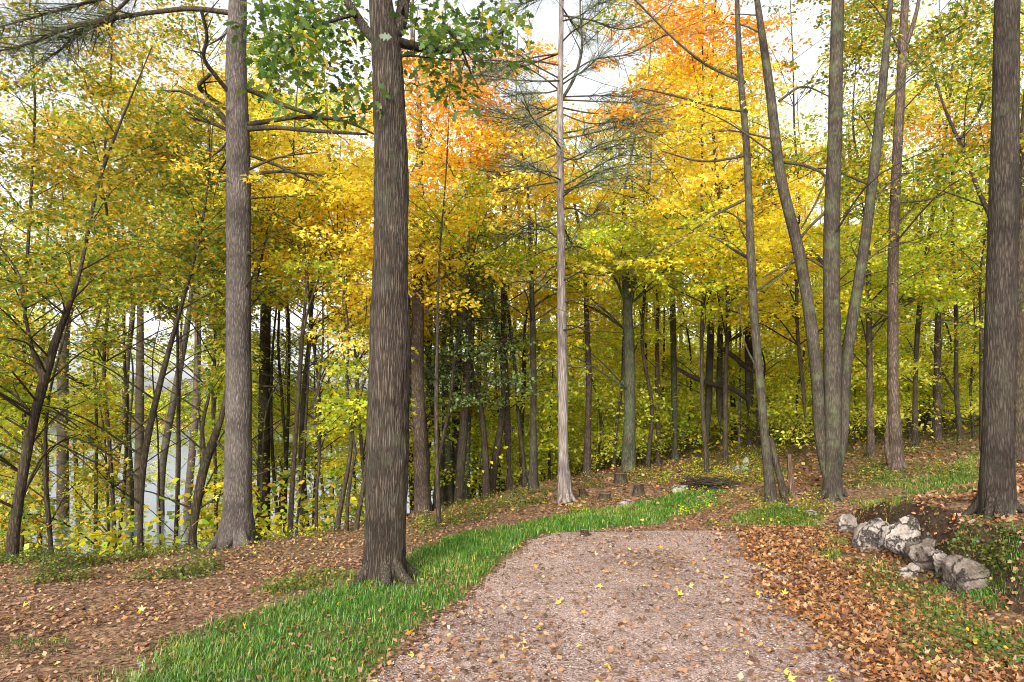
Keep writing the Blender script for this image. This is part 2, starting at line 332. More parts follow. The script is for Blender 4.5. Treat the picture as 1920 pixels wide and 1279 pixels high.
def gravel_mat():
    m, nt = mat('gravel_surface'); L = nt.links.new
    tc = N(nt, 'ShaderNodeTexCoord')
    v1 = N(nt, 'ShaderNodeTexVoronoi', i_Scale=85, i_Randomness=1.0); L(tc.outputs['Object'], v1.inputs[0])
    sx = N(nt, 'ShaderNodeSeparateColor'); L(v1.outputs['Color'], sx.inputs[0])
    c1 = ramp(nt, [(.0, (92, 80, 74)), (.15, (128, 112, 103)), (.55, (170, 149, 140)), (.88, (188, 168, 159)), (1, (210, 195, 186))], sx.outputs[0])
    n1 = N(nt, 'ShaderNodeTexNoise', i_Scale=1.1, i_Detail=5.0); L(tc.outputs['Object'], n1.inputs[0])
    mg = N(nt, 'ShaderNodeMix', data_type='RGBA', blend_type='MULTIPLY', i_Factor=.6); L(c1, mg.inputs[6]); L(ramp(nt, [(.32, (176, 158, 148)), (.62, (255, 242, 236))], n1.outputs[0]), mg.inputs[7])
    n3 = N(nt, 'ShaderNodeTexNoise', i_Scale=.75, i_Detail=8.0, i_Roughness=.62); mq = N(nt, 'ShaderNodeMapping'); mq.inputs['Scale'].default_value = (1.6, .6, 1); L(tc.outputs['Object'], mq.inputs[0]); L(mq.outputs[0], n3.inputs[0])
    rq = N(nt, 'ShaderNodeMapRange', i_1=.48, i_2=.68, i_4=.42); L(n3.outputs[0], rq.inputs[0])
    md = N(nt, 'ShaderNodeMix', data_type='RGBA'); L(rq.outputs[0], md.inputs[0]); L(mg.outputs[2], md.inputs[6]); md.inputs[7].default_value = (*lin((128, 104, 88)), 1); mg = md
    dk = N(nt, 'ShaderNodeMapRange', i_1=.35, i_2=.8, i_3=1, i_4=.35); L(v1.outputs['Distance'], dk.inputs[0])
    bs = N(nt, 'ShaderNodeBsdfPrincipled', i_Roughness=.9); bs.inputs['Specular IOR Level'].default_value = .2; L(mg.outputs[2], bs.inputs['Base Color'])
    bp = N(nt, 'ShaderNodeBump', i_Strength=.9, i_Distance=.012); L(dk.outputs[0], bp.inputs['Height']); L(bp.outputs[0], bs.inputs['Normal'])
    o = N(nt, 'ShaderNodeOutputMaterial'); L(bs.outputs[0], o.inputs[0]); return m
M['gravel'] = gravel_mat()
def water_mat():
    m, nt = mat('lake_water'); L = nt.links.new
    tc = N(nt, 'ShaderNodeTexCoord'); mp = N(nt, 'ShaderNodeMapping'); mp.inputs['Scale'].default_value = (.5, 1.6, 1); L(tc.outputs['Object'], mp.inputs[0])
    n1 = N(nt, 'ShaderNodeTexNoise', i_Scale=2.0, i_Detail=4.0); L(mp.outputs[0], n1.inputs[0])
    bs = N(nt, 'ShaderNodeBsdfPrincipled', i_Roughness=.16); bs.inputs['Base Color'].default_value = (.06, .08, .09, 1)
    bp = N(nt, 'ShaderNodeBump', i_Strength=.25, i_Distance=.1); L(n1.outputs[0], bp.inputs['Height']); L(bp.outputs[0], bs.inputs['Normal'])
    o = N(nt, 'ShaderNodeOutputMaterial'); L(bs.outputs[0], o.inputs[0]); return m
M['water'] = water_mat()
def stone_mat():
    m, nt = mat('loose_stone'); L = nt.links.new
    a = N(nt, 'ShaderNodeAttribute', attribute_name='leafcol')
    bs = N(nt, 'ShaderNodeBsdfPrincipled', i_Roughness=.85); L(a.outputs['Color'], bs.inputs['Base Color'])
    o = N(nt, 'ShaderNodeOutputMaterial'); L(bs.outputs[0], o.inputs[0]); return m
M['stone'] = stone_mat()

def tag(o, label, cat, group=None, kind=None):
    o['label'] = label; o['category'] = cat
    if group: o['group'] = group
    if kind: o['kind'] = kind
    return o
def empty(name, loc):
    e = bpy.data.objects.new(name, None); e.location = loc; e.empty_display_size = .2; col.objects.link(e); return e

# ------------------------------------------------------------------ ground, path, water
def axis(segs):
    out = [segs[0][0]]
    for a, b, st in segs: out += list(np.linspace(a, b, max(1, int(round((b - a) / st))) + 1)[1:])
    return np.array(out)
gx = axis([(-90, -20, 2.5), (-20, -9, .4), (-9, 9, .07), (9, 25, .5), (25, 90, 2.5)])
gy = axis([(-30, -4, 2), (-4, 2.5, .3), (2.5, 14, .07), (14, 40, .4), (40, 110, 2.5)])
X, Y = np.meshgrid(gx, gy); Z = terrain(X, Y)
nx, ny = len(gx), len(gy)
ii = (np.arange(ny - 1)[:, None] * nx + np.arange(nx - 1)[None]).ravel()
g = MB(); g.add(np.stack([X, Y, Z], -1).reshape(-1, 3), np.stack([ii, ii + 1, ii + nx + 1, ii + nx], 1))
ground = g.build('ground', M['ground'], smooth=True)
tag(ground, 'brown leaf-strewn forest floor sloping down to the lake', 'ground', kind='structure')
green = np.zeros(X.shape)
for poly, d, h in GRASS: green = np.maximum(green, inside(poly, X, Y) * d * .8)
# low herb cover beyond the lawn: bank edge on the left, rise at the back and on the right
herb = np.clip((Y - 10.0) / 4, 0, 1) * .45 + np.clip((Y - 16) / 8, 0, 1) * .2 + np.where((X < -1) & (Y > 7.2 + .1 * (X + 8)) & (Y < 11), .28, 0)
green = np.maximum(green, herb)
a = ground.data.attributes.new('green', 'FLOAT', 'POINT'); a.data.foreach_set('value', green.astype(np.float32).ravel())

px_ = axis([(-3, 4.5, .06)]); py_ = axis([(-4, 2.5, .25), (2.5, 10.5, .06)])
X, Y = np.meshgrid(px_, py_); nx, ny = len(px_), len(py_)
wob = .16
Xw = X + (fbm(X * 2.5, Y * 2.5, 40) - .47) * wob * 2; Yw = Y + (fbm(X * 2.5 + 9, Y * 2.5, 60) - .47) * wob * 2
ins = inside(PATH, Xw, Yw)
ii = (np.arange(ny - 1)[:, None] * nx + np.arange(nx - 1)[None])
ok = ins[:-1, :-1] & ins[1:, :-1] & ins[:-1, 1:] & ins[1:, 1:]
ii = ii[ok]
g = MB(); g.add(np.stack([X, Y, terrain(X, Y) + .008 + vnoise(X * 8, Y * 8, 5) * .006], -1).reshape(-1, 3), np.stack([ii, ii + 1, ii + nx + 1, ii + nx], 1))
path = g.build('gravel_path', M['gravel'], smooth=True)
tag(path, 'pinkish grey gravel path ending in front of the trees', 'path', kind='structure')

g = MB(); wx = np.linspace(-260, 40, 2); wy = np.linspace(5, 330, 2)
g.add([(-260, 4, -4.5), (10, 4, -4.5), (20, 330, -4.5), (-400, 330, -4.5)], [(0, 1, 2, 3)])
tag(g.build('lake_water', M['water']), 'pale bright lake glimpsed between the trunks', 'lake', kind='structure')
# far shore
X, Y = np.meshgrid(np.linspace(-420, 120, 73), np.linspace(190, 420, 40))
Zs = -5.2 + np.clip((Y - 195) / 60, 0, 1) ** .8 * 5 + np.clip((Y - 195) / 30, 0, 1) * (fbm(X * .03, Y * .03, 77) - .4) * 10
ii = (np.arange(39)[:, None] * 73 + np.arange(72)[None]).ravel()
g = MB(); g.add(np.stack([X, Y, Zs], -1).reshape(-1, 3), np.stack([ii, ii + 1, ii + 74, ii + 73], 1))
hill = g.build('far_shore_hill', M['ground'], smooth=True)
tag(hill, 'low wooded hill on the far side of the lake', 'hill', kind='structure')

# ------------------------------------------------------------------ foliage map: what colour and how dense the leaves are, 120 x 100 photo pixels a cell
GRID = """V5 B5 V2 V3 L3 L3 O2 O1 O1 L1 O4 O5 V5 V6 V6 V7
V6 B6 V3 A4 L3 L3 O3 O2 O1 O4 A5 Y5 V2 V5 V5 V7
B6 B7 V6 V7 A5 A6 O2 O2 A5 L1 A6 A6 L2 V5 O4 V7
V7 B7 V8 V8 A7 A8 A5 A3 A4 L3 A7 A7 A5 V5 L5 V7
V6 V8 V9 V9 A7 A6 A5 L6 L3 L6 L6 Y7 Y6 L7 L7 V8
V8 V8 V9 V9 L6 A9 A9 A9 A5 Y6 L7 Y7 Y7 L8 L8 V9
V9 V9 V9 V9 L7 L2 L3 D3 L6 Y8 L8 Y8 Y8 L8 L8 V9
L9 V9 L9 L9 L7 L3 L5 V7 L8 L9 L9 L9 L9 L9 L8 V7
V8 B8 L8 L8 L6 Y3 L6 L7 L8 L9 L8 V7 V4 V2 V1 V1
V5 Y4 B2 Y2 Y1 V0 V0 V1 V0 V0 V0 V0 V0 V0 V0 V0"""
GRID = [r.split() for r in GRID.split('\n')]
def cell(px, py):
    px = px + R.normal(0, 35); py = py + R.normal(0, 28)
    c = int(np.clip(px // 120, 0, 15)); r = int(np.clip(py // 100, 0, 9))
    if py < -40:
        return GRID[0][c][0], 0
    return GRID[r][c][0], int(GRID[r][c][1])

HERO = []       # trunks that stand clear in front: leaves nearer than them stay off
def blocked(px, py, Y, rad):
    for (pts, hy) in HERO:
        if Y < hy + .3 and pts[-1][1] - 40 < py < pts[0][1]:
            q = pts[::-1]; hx = np.interp(py, q[:, 1], q[:, 0]); hw = np.interp(py, q[:, 1], q[:, 2])
            if abs(px - hx) < hw * .5 + rad * F / Y * .8: return True
    return False

def spray(mb, C, rad, n, pal, size, kind, flat=.1):
    """n leaves round each centre in a flat drooping fan"""
    k = len(C)
    if k == 0: return
    nn = np.broadcast_to(n, (k,)); idx = np.repeat(np.arange(k), nn); m = len(idx)
    rr = np.sqrt(R.random(m)); th = R.random(m) * 2 * np.pi
    ax = unit(R.normal(0, 1, (k, 3)) * np.array([.28, .28, 0]) + np.array([0, 0, 1]))
    e1 = unit(np.cross(ax, R.normal(0, 1, (k, 3)))); e2 = np.cross(ax, e1)
    asp = R.uniform(.55, 1.0, k)
    loc = (rr * np.cos(th))[:, None] * e1[idx] + (rr * np.sin(th) * asp[idx])[:, None] * e2[idx]
    radv = np.broadcast_to(rad, (k,))[idx][:, None]
    pos = C[idx] + loc * radv + ax[idx] * (R.normal(0, flat, m)[:, None] * radv) - np.array([0, 0, 1.]) * (rr[:, None] ** 2 * .22 * radv)
    nrm = ax[idx] + R.normal(0, .45, (m, 3)); dr = loc + np.array([0, 0, -.45]) + R.normal(0, .4, (m, 3))
    cb = np.empty((m, 3)); pal = np.asarray(pal)[idx]
    for p in sorted(set(pal)):
        w = pal == p; cb[w] = pick(p, w.sum())
    cb *= R.normal(1, .12, k).clip(.7, 1.3)[idx][:, None]
    leaves(mb, pos, size * (.45 + .95 * R.random(m) ** .8), nrm, dr, cb, kind)

TREES = []
def trunk_path(pts, Y, top=None, dy=0.0, sides=14, drop=True):
    """photo-traced stem: pts = (px, py, width px) from the foot up, all at about depth Y"""
    P = []; rad = []
    for i, (x, y, w) in enumerate(pts):
        YY = Y + dy * i / max(1, len(pts) - 1)
        P.append(W(x, y, YY)); rad.append(w / F * YY / 2)
    return np.array(P), np.array(rad)

def tree(name, label, pts, Yd=None, bark='darkbark', R_=1.6, blobs=24, cb=1.6, hero=False, extend=None, forks=(), pal=None, flare=1.25, cat='tree', group=None,
         kind=None, leafsize=None, nl=None, seed=0, crown_kind='leaf', twigs=True, rough=.06, dy=0.0, low=1, ridge=0.0):
    bx, by = pts[0][0], pts[0][1]
    if Yd is None: Yd = hit(bx, by) or 16.0
    P, rad = trunk_path(pts, Yd, dy=dy)
    gz = tz(P[0][0], P[0][1])
    base = np.array([P[0][0], P[0][1], gz])
    if P[0][2] > gz + .02:       # the foot is hidden behind the bank: carry the stem down to the ground
        P = np.concatenate([[[P[0][0], P[0][1], gz]], P]); rad = np.concatenate([[rad[0] * 1.1], rad])
    else: P[0][2] = gz
    # carry on up above what the photo shows
    d = unit(P[-1] - P[max(0, len(P) - 3)]); ext = extend if extend is not None else (3.0 if pts[-1][1] > 60 else 4.0)
    if ext > 0:
        e1 = P[-1] + d * ext * .5 + np.array([R.normal(0, .12), R.normal(0, .12), 0]); e2 = e1 + (d * .6 + np.array([R.normal(0, .1), R.normal(0, .1), .4])) * ext * .5
        P = np.concatenate([P, [e1, e2]]); rad = np.concatenate([rad, [rad[-1] * .68, max(.006, rad[-1] * .22)]])
    ground_end = base - np.array([0, 0, .12])
    P = np.concatenate([[ground_end], P]); rad = np.concatenate([[rad[0] * flare], rad]); rad[1] *= (1 + (flare - 1) * .75)
    n = int(max(10, min(46, len(P) * (7 if hero else 4))))
    S = smooth_path(np.column_stack([P, rad]), n)
    big = rad[1] > .09
    if ridge: S = smooth_path(np.column_stack([P, rad]), 260)
    root = empty(name, base)
    tb = MB(); tube(tb, S[:, :3], np.maximum(S[:, 3], .004), 84 if ridge else 22 if hero else (12 if big else 8), rough, seed + len(TREES), ridge=ridge)
    if hero:   # root buttresses
        for k in range(6):
            a_ = k / 6 * 2 * np.pi + R.random(); rr = rad[1] * .95
            q = base + np.array([math.cos(a_), math.sin(a_), 0]) * rr * 2.1; q[2] = tz(q[0], q[1]) - .05
            m_ = base + np.array([math.cos(a_) * rr * .9, math.sin(a_) * rr * .9, .11]); t_ = base + np.array([math.cos(a_) * rr * .35, math.sin(a_) * rr * .35, .5])
            s_ = smooth_path(np.column_stack([[q, m_, t_], [[rr * .12], [rr * .3], [rr * .4]]]), 8); tube(tb, s_[:, :3], s_[:, 3], 8)
    cen = [S[:, :3]]; crad = [S[:, 3]]
    for fk in forks:
        fp, fr = trunk_path(fk, Yd + R.normal(0, .1) * 0)
        for q in range(1, len(fp)): fp[q][1] += R.normal(0, .04)
        if fk[-1][1] < 100 or len(fk[-1]) > 3:
            dd = unit(fp[-1] - fp[-2]); fp = np.concatenate([fp, [fp[-1] + dd * 1.2]]); fr = np.concatenate([fr, [fr[-1] * .4]])
        s_ = smooth_path(np.column_stack([fp, fr]), max(8, len(fp) * 4)); tube(tb, s_[:, :3], np.maximum(s_[:, 3], .004), 9, rough, seed + 5)
        cen.append(s_[:, :3]); crad.append(s_[:, 3])
    # crown
    cenA = np.concatenate(cen); cr = np.concatenate(crad)
    up = np.nonzero(cenA[:, 2] > base[2] + cb)[0]
    C = []; CP_ = []; S_ = []
    tries = 0
    far = Yd > 14
    br = R.uniform(.3, .46) if not far else R.uniform(.45, .68)
    while len(C) < blobs and tries < blobs * 3 and len(up):
        tries += 1
        c0 = cenA[up[int(len(up) * R.random() ** low)]] if low != 1 else cenA[up[R.integers(len(up))]]
        hfrac = (c0[2] - base[2]) / max(2.0, cenA[:, 2].max() - base[2])
        r = R_ * 1.12 * math.sqrt(R.uniform(.08, 1)) * (1.1 - .5 * hfrac); a_ = R.random() * 2 * np.pi
        p = c0 + np.array([math.cos(a_) * r, math.sin(a_) * r, R.normal(.15, .3) + .1 * r])
        if p[1] < 5.2 or p[2] < tz(p[0], p[1]) + .35: continue
        c, dn = cell(960 + p[0] / p[1] * F, HY - (p[2] - CZ) / p[1] * F)
        if R.random() > (dn / 9.0) ** 1.1: continue
        j = up[np.argmin(np.abs(cenA[up, 2] - (p[2] - .4 * r)) + .8 * np.hypot(cenA[up, 0] - p[0], cenA[up, 1] - p[1]))]
        s0 = cenA[j]; side = np.array([-math.sin(a_), math.cos(a_), 0]); bl = []
        for t in np.linspace(.42 + R.normal(0, .05), 1.05, int(np.clip(2 + r * 1.7, 2, 7))):
            q = s0 + (p - s0) * t + side * R.normal(0, .16 + .2 * r * (1 - abs(t - .7))) + np.array([0, 0, .12 * r * math.sin(min(t, 1) * math.pi) + R.normal(0, .07)])
            if q[1] < 5.2: continue
            if blocked(960 + q[0] / q[1] * F, HY - (q[2] - CZ) / q[1] * F, q[1], br): continue
            bl.append(q)
        if not bl: continue
        pc = pal or (('F' if R.random() < .75 else c) if Yd > 14.2 and c in 'LYV' else c)  # far crowns mostly take the lightened palette, light painted into the leaf colour
        for q in bl:
            C.append(q); CP_.append(pc if R.random() < .85 else (pal or c))
        S_.append((s0, cr[j], bl[-1] if np.linalg.norm(bl[-1] - p) > .35 else p, bl, r))
    if C:
        C = np.array(C); lb = MB()
        size = leafsize or (.062 if Yd < 12 else .07 if Yd < 18 else .1)
        k = 'maple3' if Yd < 10.5 else 'kite'
        cnt = nl or (112 if Yd < 12 else 116 if Yd < 18 else 86)
        rads = br * R.uniform(.7, 1.35, len(C))
        spray(lb, C, rads, (cnt * R.uniform(.6, 1.3, len(C))).astype(int), CP_, size, k)
        if twigs:
            for s0, r0, p, bl, r in S_:
                L_ = np.linalg.norm(p - s0)
                if far and R.random() < .3: continue
                mid = s0 * .5 + p * .5 + np.array([R.normal(0, .07), R.normal(0, .07), .1 * L_])
                w0 = min(r0 * (.3 if far else .45), (.004 if far else .006) + (.004 if far else .006) * L_)
                s_ = smooth_path(np.column_stack([[s0, mid, p], [[w0], [w0 * .6], [.003]]]), 8)
                tube(tb, s_[:, :3], s_[:, 3], 5 if not far else 3)
                for q in bl[::1 if not far else 2]:
                    i_ = int(np.argmin(np.linalg.norm(s_[:, :3] - q, axis=1))); i_ = max(1, i_ - 1); s1 = s_[i_, :3]
                    tube(tb, np.array([s1, (s1 + q) / 2 + np.array([0, 0, .03]), q]), [.004, .0035, .002], 3)
                    if not far:
                        for e_ in range(2):
                            e = q + np.array([R.normal(0, .6), R.normal(0, .6), R.normal(-.03, .08)]) * br
                            tube(tb, np.array([q, (q + e) / 2 + np.array([0, 0, .03]), e]), [.003, .0025, .0015], 3)
        tb.build('trunk', M[bark], root, base, True)
        lb.build('crown', M['leaf'], root, base, colour=True)
    else: tb.build('trunk', M[bark], root, base, True)
    tag(root, label, cat, group)
    TREES.append((root, bx, Yd))
    return root, base, Yd, P

def branch(root, base, pts, Y, bark, name='branch', twig=0, needle=None, dend=0.0):
    P, r = trunk_path(pts, Y)
    P[:, 1] += np.linspace(0, dend, len(P))
    s_ = smooth_path(np.column_stack([P, r]), max(8, 5 * len(P))); tb = MB(); tube(tb, s_[:, :3], np.maximum(s_[:, 3], .003), 8, .12, 3)
    tips = []
    for k in range(twig):
        i = R.integers(len(s_) // 3, len(s_)); p = s_[i, :3]; L_ = R.uniform(.25, .85)
        d = unit(s_[min(i + 1, len(s_) - 1), :3] - s_[i - 1, :3]) * .7 + R.normal(0, .5, 3) * np.array([1, 1, .6])
        e = p + d * L_; m_ = (p + e) / 2 + R.normal(0, .04, 3)
        tube(tb, np.array([p, m_, e]), [max(.003, s_[i, 3] * .5), .004, .002], 4); tips += [m_, e]
    o = tb.build(name, M[bark], root, base, True)
    if needle:
        tips += list(s_[len(s_) // 3::2, :3])
        nb = MB(); tuft(nb, np.array(tips), needle[0], needle[1], needle[2]); nb.build('needles', M['needle'], o, base, colour=True)
    return o
def tuft(mb, C, n, length, pal, width=.05):
    idx = np.repeat(np.arange(len(C)), n); m = len(idx)
    d = unit(R.normal(0, 1, (m, 3)) * np.array([1, 1, .7])); 
    pos = C[idx] + d * .02 + R.normal(0, .03, (m, 3))
    leaves(mb, pos, length * R.uniform(.6, 1.2, m), R.normal(0, 1, (m, 3)), d, pick(pal, m, .25), 'needle', width * .8)

# ------------------------------------------------------------------ the trees one can tell apart
H = lambda pts, Y: HERO.append((np.array(pts, float), Y))
OAK = [(719, 1086, 78), (722, 1000, 75), (727, 850, 75), (730, 700, 73), (732, 500, 66), (733, 300, 61), (729, 180, 56), (724, 90, 52), (716, 30, 44), (712, -40, 38)]
PINE = [(445, 1026, 62), (446, 960, 54), (447, 850, 48), (447, 700, 45), (447, 450, 43), (446, 250, 40), (443, 100, 35), (446, 0, 31)]
RIGHT = [(1869, 972, 60), (1870, 850, 52), (1874, 650, 50), (1881, 400, 47), (1885, 200, 44), (1889, 0, 40)]
C1 = [(1562, 936, 33), (1562, 850, 30), (1561, 700, 31), (1559, 450, 28), (1565, 250, 25), (1571, 0, 22)]
SILV = [(1059, 942, 26), (1057, 880, 21), (1055, 700, 19), (1052, 450, 15), (1050, 200, 12), (1052, 60, 9), (1053, -60, 7)]
LEAN = [(1446, 945, 20), (1437, 850, 17), (1427, 740, 16), (1412, 560, 16), (1405, 400, 14), (1400, 280, 13), (1387, 120, 11), (1382, 0, 9)]
T44 = [(1682, 882, 24), (1676, 780, 21), (1674, 600, 19), (1676, 430, 18), (1688, 180, 16), (1697, 0, 13)]
Yoak, Ypine, Yright, Yc, Ysil, Ylean, Y44 = [hit(p[0][0], p[0][1]) for p in (OAK, PINE, RIGHT, C1, SILV, LEAN, T44)]
for p, y in ((OAK, Yoak), (PINE, Ypine), (RIGHT, Yright), (C1, Yc), (SILV, Ysil), (LEAN, Ylean), (T44, Y44)): H(p, y)
H([(1548, 900, 26), (1530, 700, 25), (1500, 480, 23), (1460, 330, 21), (1445, 180, 19), (1425, 60, 16)], Yc); H([(1580, 850, 22), (1590, 680, 22), (1625, 440, 20), (1650, 200, 18), (1665, 60, 14)], Yc)

# furrowed tree in front, with green oak leaves at the top of the picture
o, b, y, P = tree('oak_tree', 'big furrowed grey trunk standing in the grass strip left of the gravel path', OAK, Yoak, 'oakbark', blobs=0, hero=True, extend=3.5, flare=1.12, rough=.03, ridge=.1)
br = [[(712, 82, 24), (690, 58, 19), (668, 25, 17), (648, -8, 15), (620, -60, 11)], [(728, 80, 30), (744, 40, 28), (750, 0, 25), (748, -60, 20)],
      [(742, 78, 20), (762, 66, 18), (800, 54, 18), (850, 34, 16), (892, 4, 13), (940, -40, 9)], [(745, 106, 6), (770, 104, 5), (800, 108, 3)], [(668, 25, 9), (610, 30, 6), (540, 40, 4), (500, 60, 3)],
      [(830, 42, 7), (860, 70, 5), (880, 110, 3)]]
for k in br: branch(o, b, k, y, 'oakbark', twig=6, dend=R.normal(0, .4))
C = []
for (cx, cy, rx, ry, n) in [(570, 70, 130, 80, 26), (520, 130, 75, 60, 12), (640, 120, 80, 70, 12), (600, 10, 120, 50, 14), (860, 110, 90, 65, 16), (830, 60, 80, 50, 9), (930, 40, 60, 40, 7), (660, 170, 40, 25, 3), (845, 160, 40, 22, 3), (480, 60, 40, 40, 4)]:
    for k in range(n):
        px = cx + R.normal(0, rx * .55); py = cy + R.normal(0, ry * .55)
        if abs(px - 728) < 45 or abs(px - 446) < 30: continue
        C.append(W(px, py, y + R.uniform(-.5, 1.4)))
C = np.array(C); lb = MB(); spray(lb, C, .27, 24, [('G' if R.random() < .88 else 'V') for _ in C], .088, 'oak', .4); lb.build('crown', M['leaf'], o, b, colour=True)

# tall straight pine on the left, with dead boughs
o, b, y, P = tree('pine_tree', 'tall straight pine trunk with bare dead boughs left of the furrowed trunk', PINE, Ypine, 'pinebark', blobs=0, hero=True, extend=4, flare=1.25, rough=.03, ridge=.05)
dead = [[(430, 236, 12), (405, 205, 11), (370, 180, 9), (320, 155, 5), (290, 150, 2)], [(427, 205, 9), (400, 190, 8), (392, 182, 8), (420, 168, 6)], [(437, 182, 9), (420, 160, 8), (411, 142, 7), (430, 118, 6), (434, 90, 6)],
        [(462, 166, 11), (490, 175, 10), (530, 190, 9), (590, 205, 8), (640, 212, 6), (700, 235, 3)], [(464, 234, 11), (500, 220, 9), (560, 205, 8), (600, 202, 5), (640, 190, 3)],
        [(464, 242, 11), (520, 245, 9), (580, 255, 8), (640, 264, 7), (700, 273, 4)], [(466, 290, 6), (510, 303, 6), (570, 328, 4), (630, 338, 2)], [(466, 318, 5), (540, 318, 4), (630, 330, 2)], [(466, 328, 7), (520, 326, 6), (620, 338, 4)],
        [(428, 245, 7), (400, 235, 6), (366, 230, 3)], [(426, 298, 5), (390, 300, 4), (350, 288, 3)], [(466, 372, 4), (520, 362, 3), (590, 352, 2)], [(455, 478, 11), (472, 476, 8), (486, 470, 3)], [(458, 542, 5), (480, 530, 4), (500, 522, 2)],
        [(430, 335, 7), (412, 332, 5), (385, 328, 2)], [(440, 250, 6), (400, 270, 4), (340, 290, 2)]]
for k in dead: branch(o, b, k, y, 'darkbark', twig=5, dend=R.normal(0, .5))
live = [[(430, 24, 10), (360, 15, 9), (290, 20, 8), (200, 32, 8), (120, 48, 8), (60, 70, 6), (10, 84, 4), (-60, 90, 3)], [(250, -10, 6), (200, 20, 6), (150, 34, 6), (110, 50, 5), (70, 72, 3)], [(432, -20, 9), (330, -40, 8), (200, -20, 7), (60, 10, 5), (-40, 30, 3)],
        [(440, 5, 6), (420, 60, 4), (380, 80, 2)]]
for i, k in enumerate(live): branch(o, b, k, y, 'darkbark', twig=64 if i < 3 else 6, needle=(17, .11, 'N') if i < 3 else None, dend=R.normal(0, .6))

tree('maple_tree', 'thick dark trunk at the right edge, on the leafy bank above the rocks', RIGHT, Yright, 'thickbark', R_=2.2, blobs=34, cb=5.2, hero=True, extend=4, flare=1.08, ridge=.05)
tree('maple_tree', 'clump of three grey stems fanning upward right of the path end', C1, Yc, 'greybark', R_=2.2, blobs=60, cb=3.2, hero=True, extend=3.5, flare=1.12,
     forks=[[(1556, 915, 17), (1545, 840, 20), (1530, 700, 22), (1500, 480, 21), (1460, 330, 19), (1445, 180, 17), (1425, 60, 13)], [(1567, 905, 16), (1578, 840, 18), (1590, 680, 20), (1625, 440, 19), (1650, 200, 16), (1665, 60, 12)],
            [(1545, 400, 6), (1515, 430, 5), (1490, 470, 3)], [(1470, 305, 5), (1510, 310, 5), (1545, 330, 5), (1530, 370, 4), (1500, 430, 3)], [(1460, 190, 5), (1500, 165, 4), (1558, 180, 2)], [(1490, 480, 5), (1470, 510, 3), (1440, 540, 2)]])
tree('maple_tree', 'slender grey leaning trunk beside the path end, left of the three-stemmed clump', LEAN, Ylean, 'greybark', R_=2.3, blobs=60, cb=2.6, extend=3,
     forks=[[(1395, 375, 6), (1330, 410, 5), (1270, 455, 4), (1215, 480, 3), (1150, 500, 2)], [(1398, 155, 6), (1330, 120, 5), (1270, 80, 4), (1200, 10, 3)], [(1402, 210, 6), (1340, 200, 5), (1260, 180, 4), (1200, 165, 2)],
            [(1410, 290, 5), (1320, 300, 4), (1240, 285, 2)], [(1424, 700, 4), (1395, 640, 3), (1385, 560, 2)], [(1430, 520, 4), (1480, 495, 3), (1530, 485, 2)], [(1408, 460, 4), (1390, 440, 3), (1384, 395, 2)]])
tree('maple_tree', 'straight brown trunk on the grassy rise between the three-stemmed clump and the right edge', T44, Y44, 'redbark', R_=2.3, blobs=60, cb=2.6, extend=3, hero=True,
     forks=[[(1672, 878, 14), (1664, 845, 10), (1666, 800, 6), (1668, 740, 4)], [(1694, 100, 9), (1715, 30, 7), (1730, -30, 5)], [(1690, 130, 6), (1740, 90, 4), (1800, 50, 3)], [(1680, 380, 5), (1740, 375, 4), (1800, 350, 2)]])

# pale pine in the middle
o, b, y, P = tree('pine_tree', 'pale pinkish grey pine trunk with thin bluish needles in the centre', SILV, Ysil, 'palebark', blobs=0, hero=True, extend=2.5, flare=1.2)
for k in range(56):
    py = R.uniform(-80, 430) if k > 12 else R.uniform(380, 700); sgn = 1 if R.random() < .55 else -1
    L_ = R.uniform(60, 200) * (1.0 if py < 400 else .55); x0 = np.interp(py, [-60, 450, 900], [1053, 1052, 1057])
    up_ = R.uniform(-.5, .6)
    pts = [(x0, py, 3.4), (x0 + sgn * L_ * .3, py - L_ * .3 * up_ + R.normal(0, 4), 2.8), (x0 + sgn * L_ * .65, py - L_ * .55 * up_ + R.normal(0, 7), 2.2), (x0 + sgn * L_, py - L_ * up_ * R.uniform(.3, .9), 1.3)]
    branch(o, b, pts, y, 'greybark', twig=24 if py < 420 else 4, needle=(20, .08, 'P') if (py < 420 or R.random() < .4) else None, dend=R.normal(0, .8))
branch(o, b, [(1055, 185, 6), (1075, 150, 6), (1090, 100, 5), (1088, 20, 3), (1088, -60, 2)], y, 'greybark', twig=8, needle=(14, .085, 'P'))

# hemlock
def hemlock(label, pts, Y, z0, z1, Rm, n=34, name='hemlock_tree', pal='D'):
    P, rad = trunk_path(pts, Y); gz = tz(P[0][0], Y); base = np.array([P[0][0], Y, gz]); P[0][2] = gz - .1
    root = empty(name, base); tb = MB(); S = smooth_path(np.column_stack([P, rad]), 14); tube(tb, S[:, :3], S[:, 3], 9, .06)
    lb = MB(); C = []
    for k in range(n):
        z = R.uniform(z0, z1); j = np.argmin(np.abs(S[:, 2] - z)); s = S[j, :3]; s = np.array([s[0], s[1], z]); a_ = R.random() * 6.28
        L_ = Rm * (1.05 - .7 * (z - z0) / (z1 - z0)) * R.uniform(.6, 1.1); e = s + np.array([math.cos(a_) * L_, math.sin(a_) * L_, -.15 * L_])
        tube(tb, np.array([s, (s + e) / 2 + np.array([0, 0, .06]), e]), [.012, .008, .003], 4)
        for t in np.linspace(.25, 1, 5): C.append(s + (e - s) * t + R.normal(0, .06, 3))
    C = np.array(C); spray(lb, C, .3, 46, [pal] * len(C), .055, 'kite', .1)
    tb.build('trunk', M['darkbark'], root, base, True); lb.build('crown', M['needle'], root, base, colour=True); tag(root, label, 'tree'); return root
hemlock('dark green drooping hemlock just right of the furrowed trunk, under the amber leaves', [(858, 946, 18), (868, 820, 16), (877, 690, 15), (880, 560, 9), (880, 480, 4)], 12.6, 1.7, 4.4, 1.3, 40)
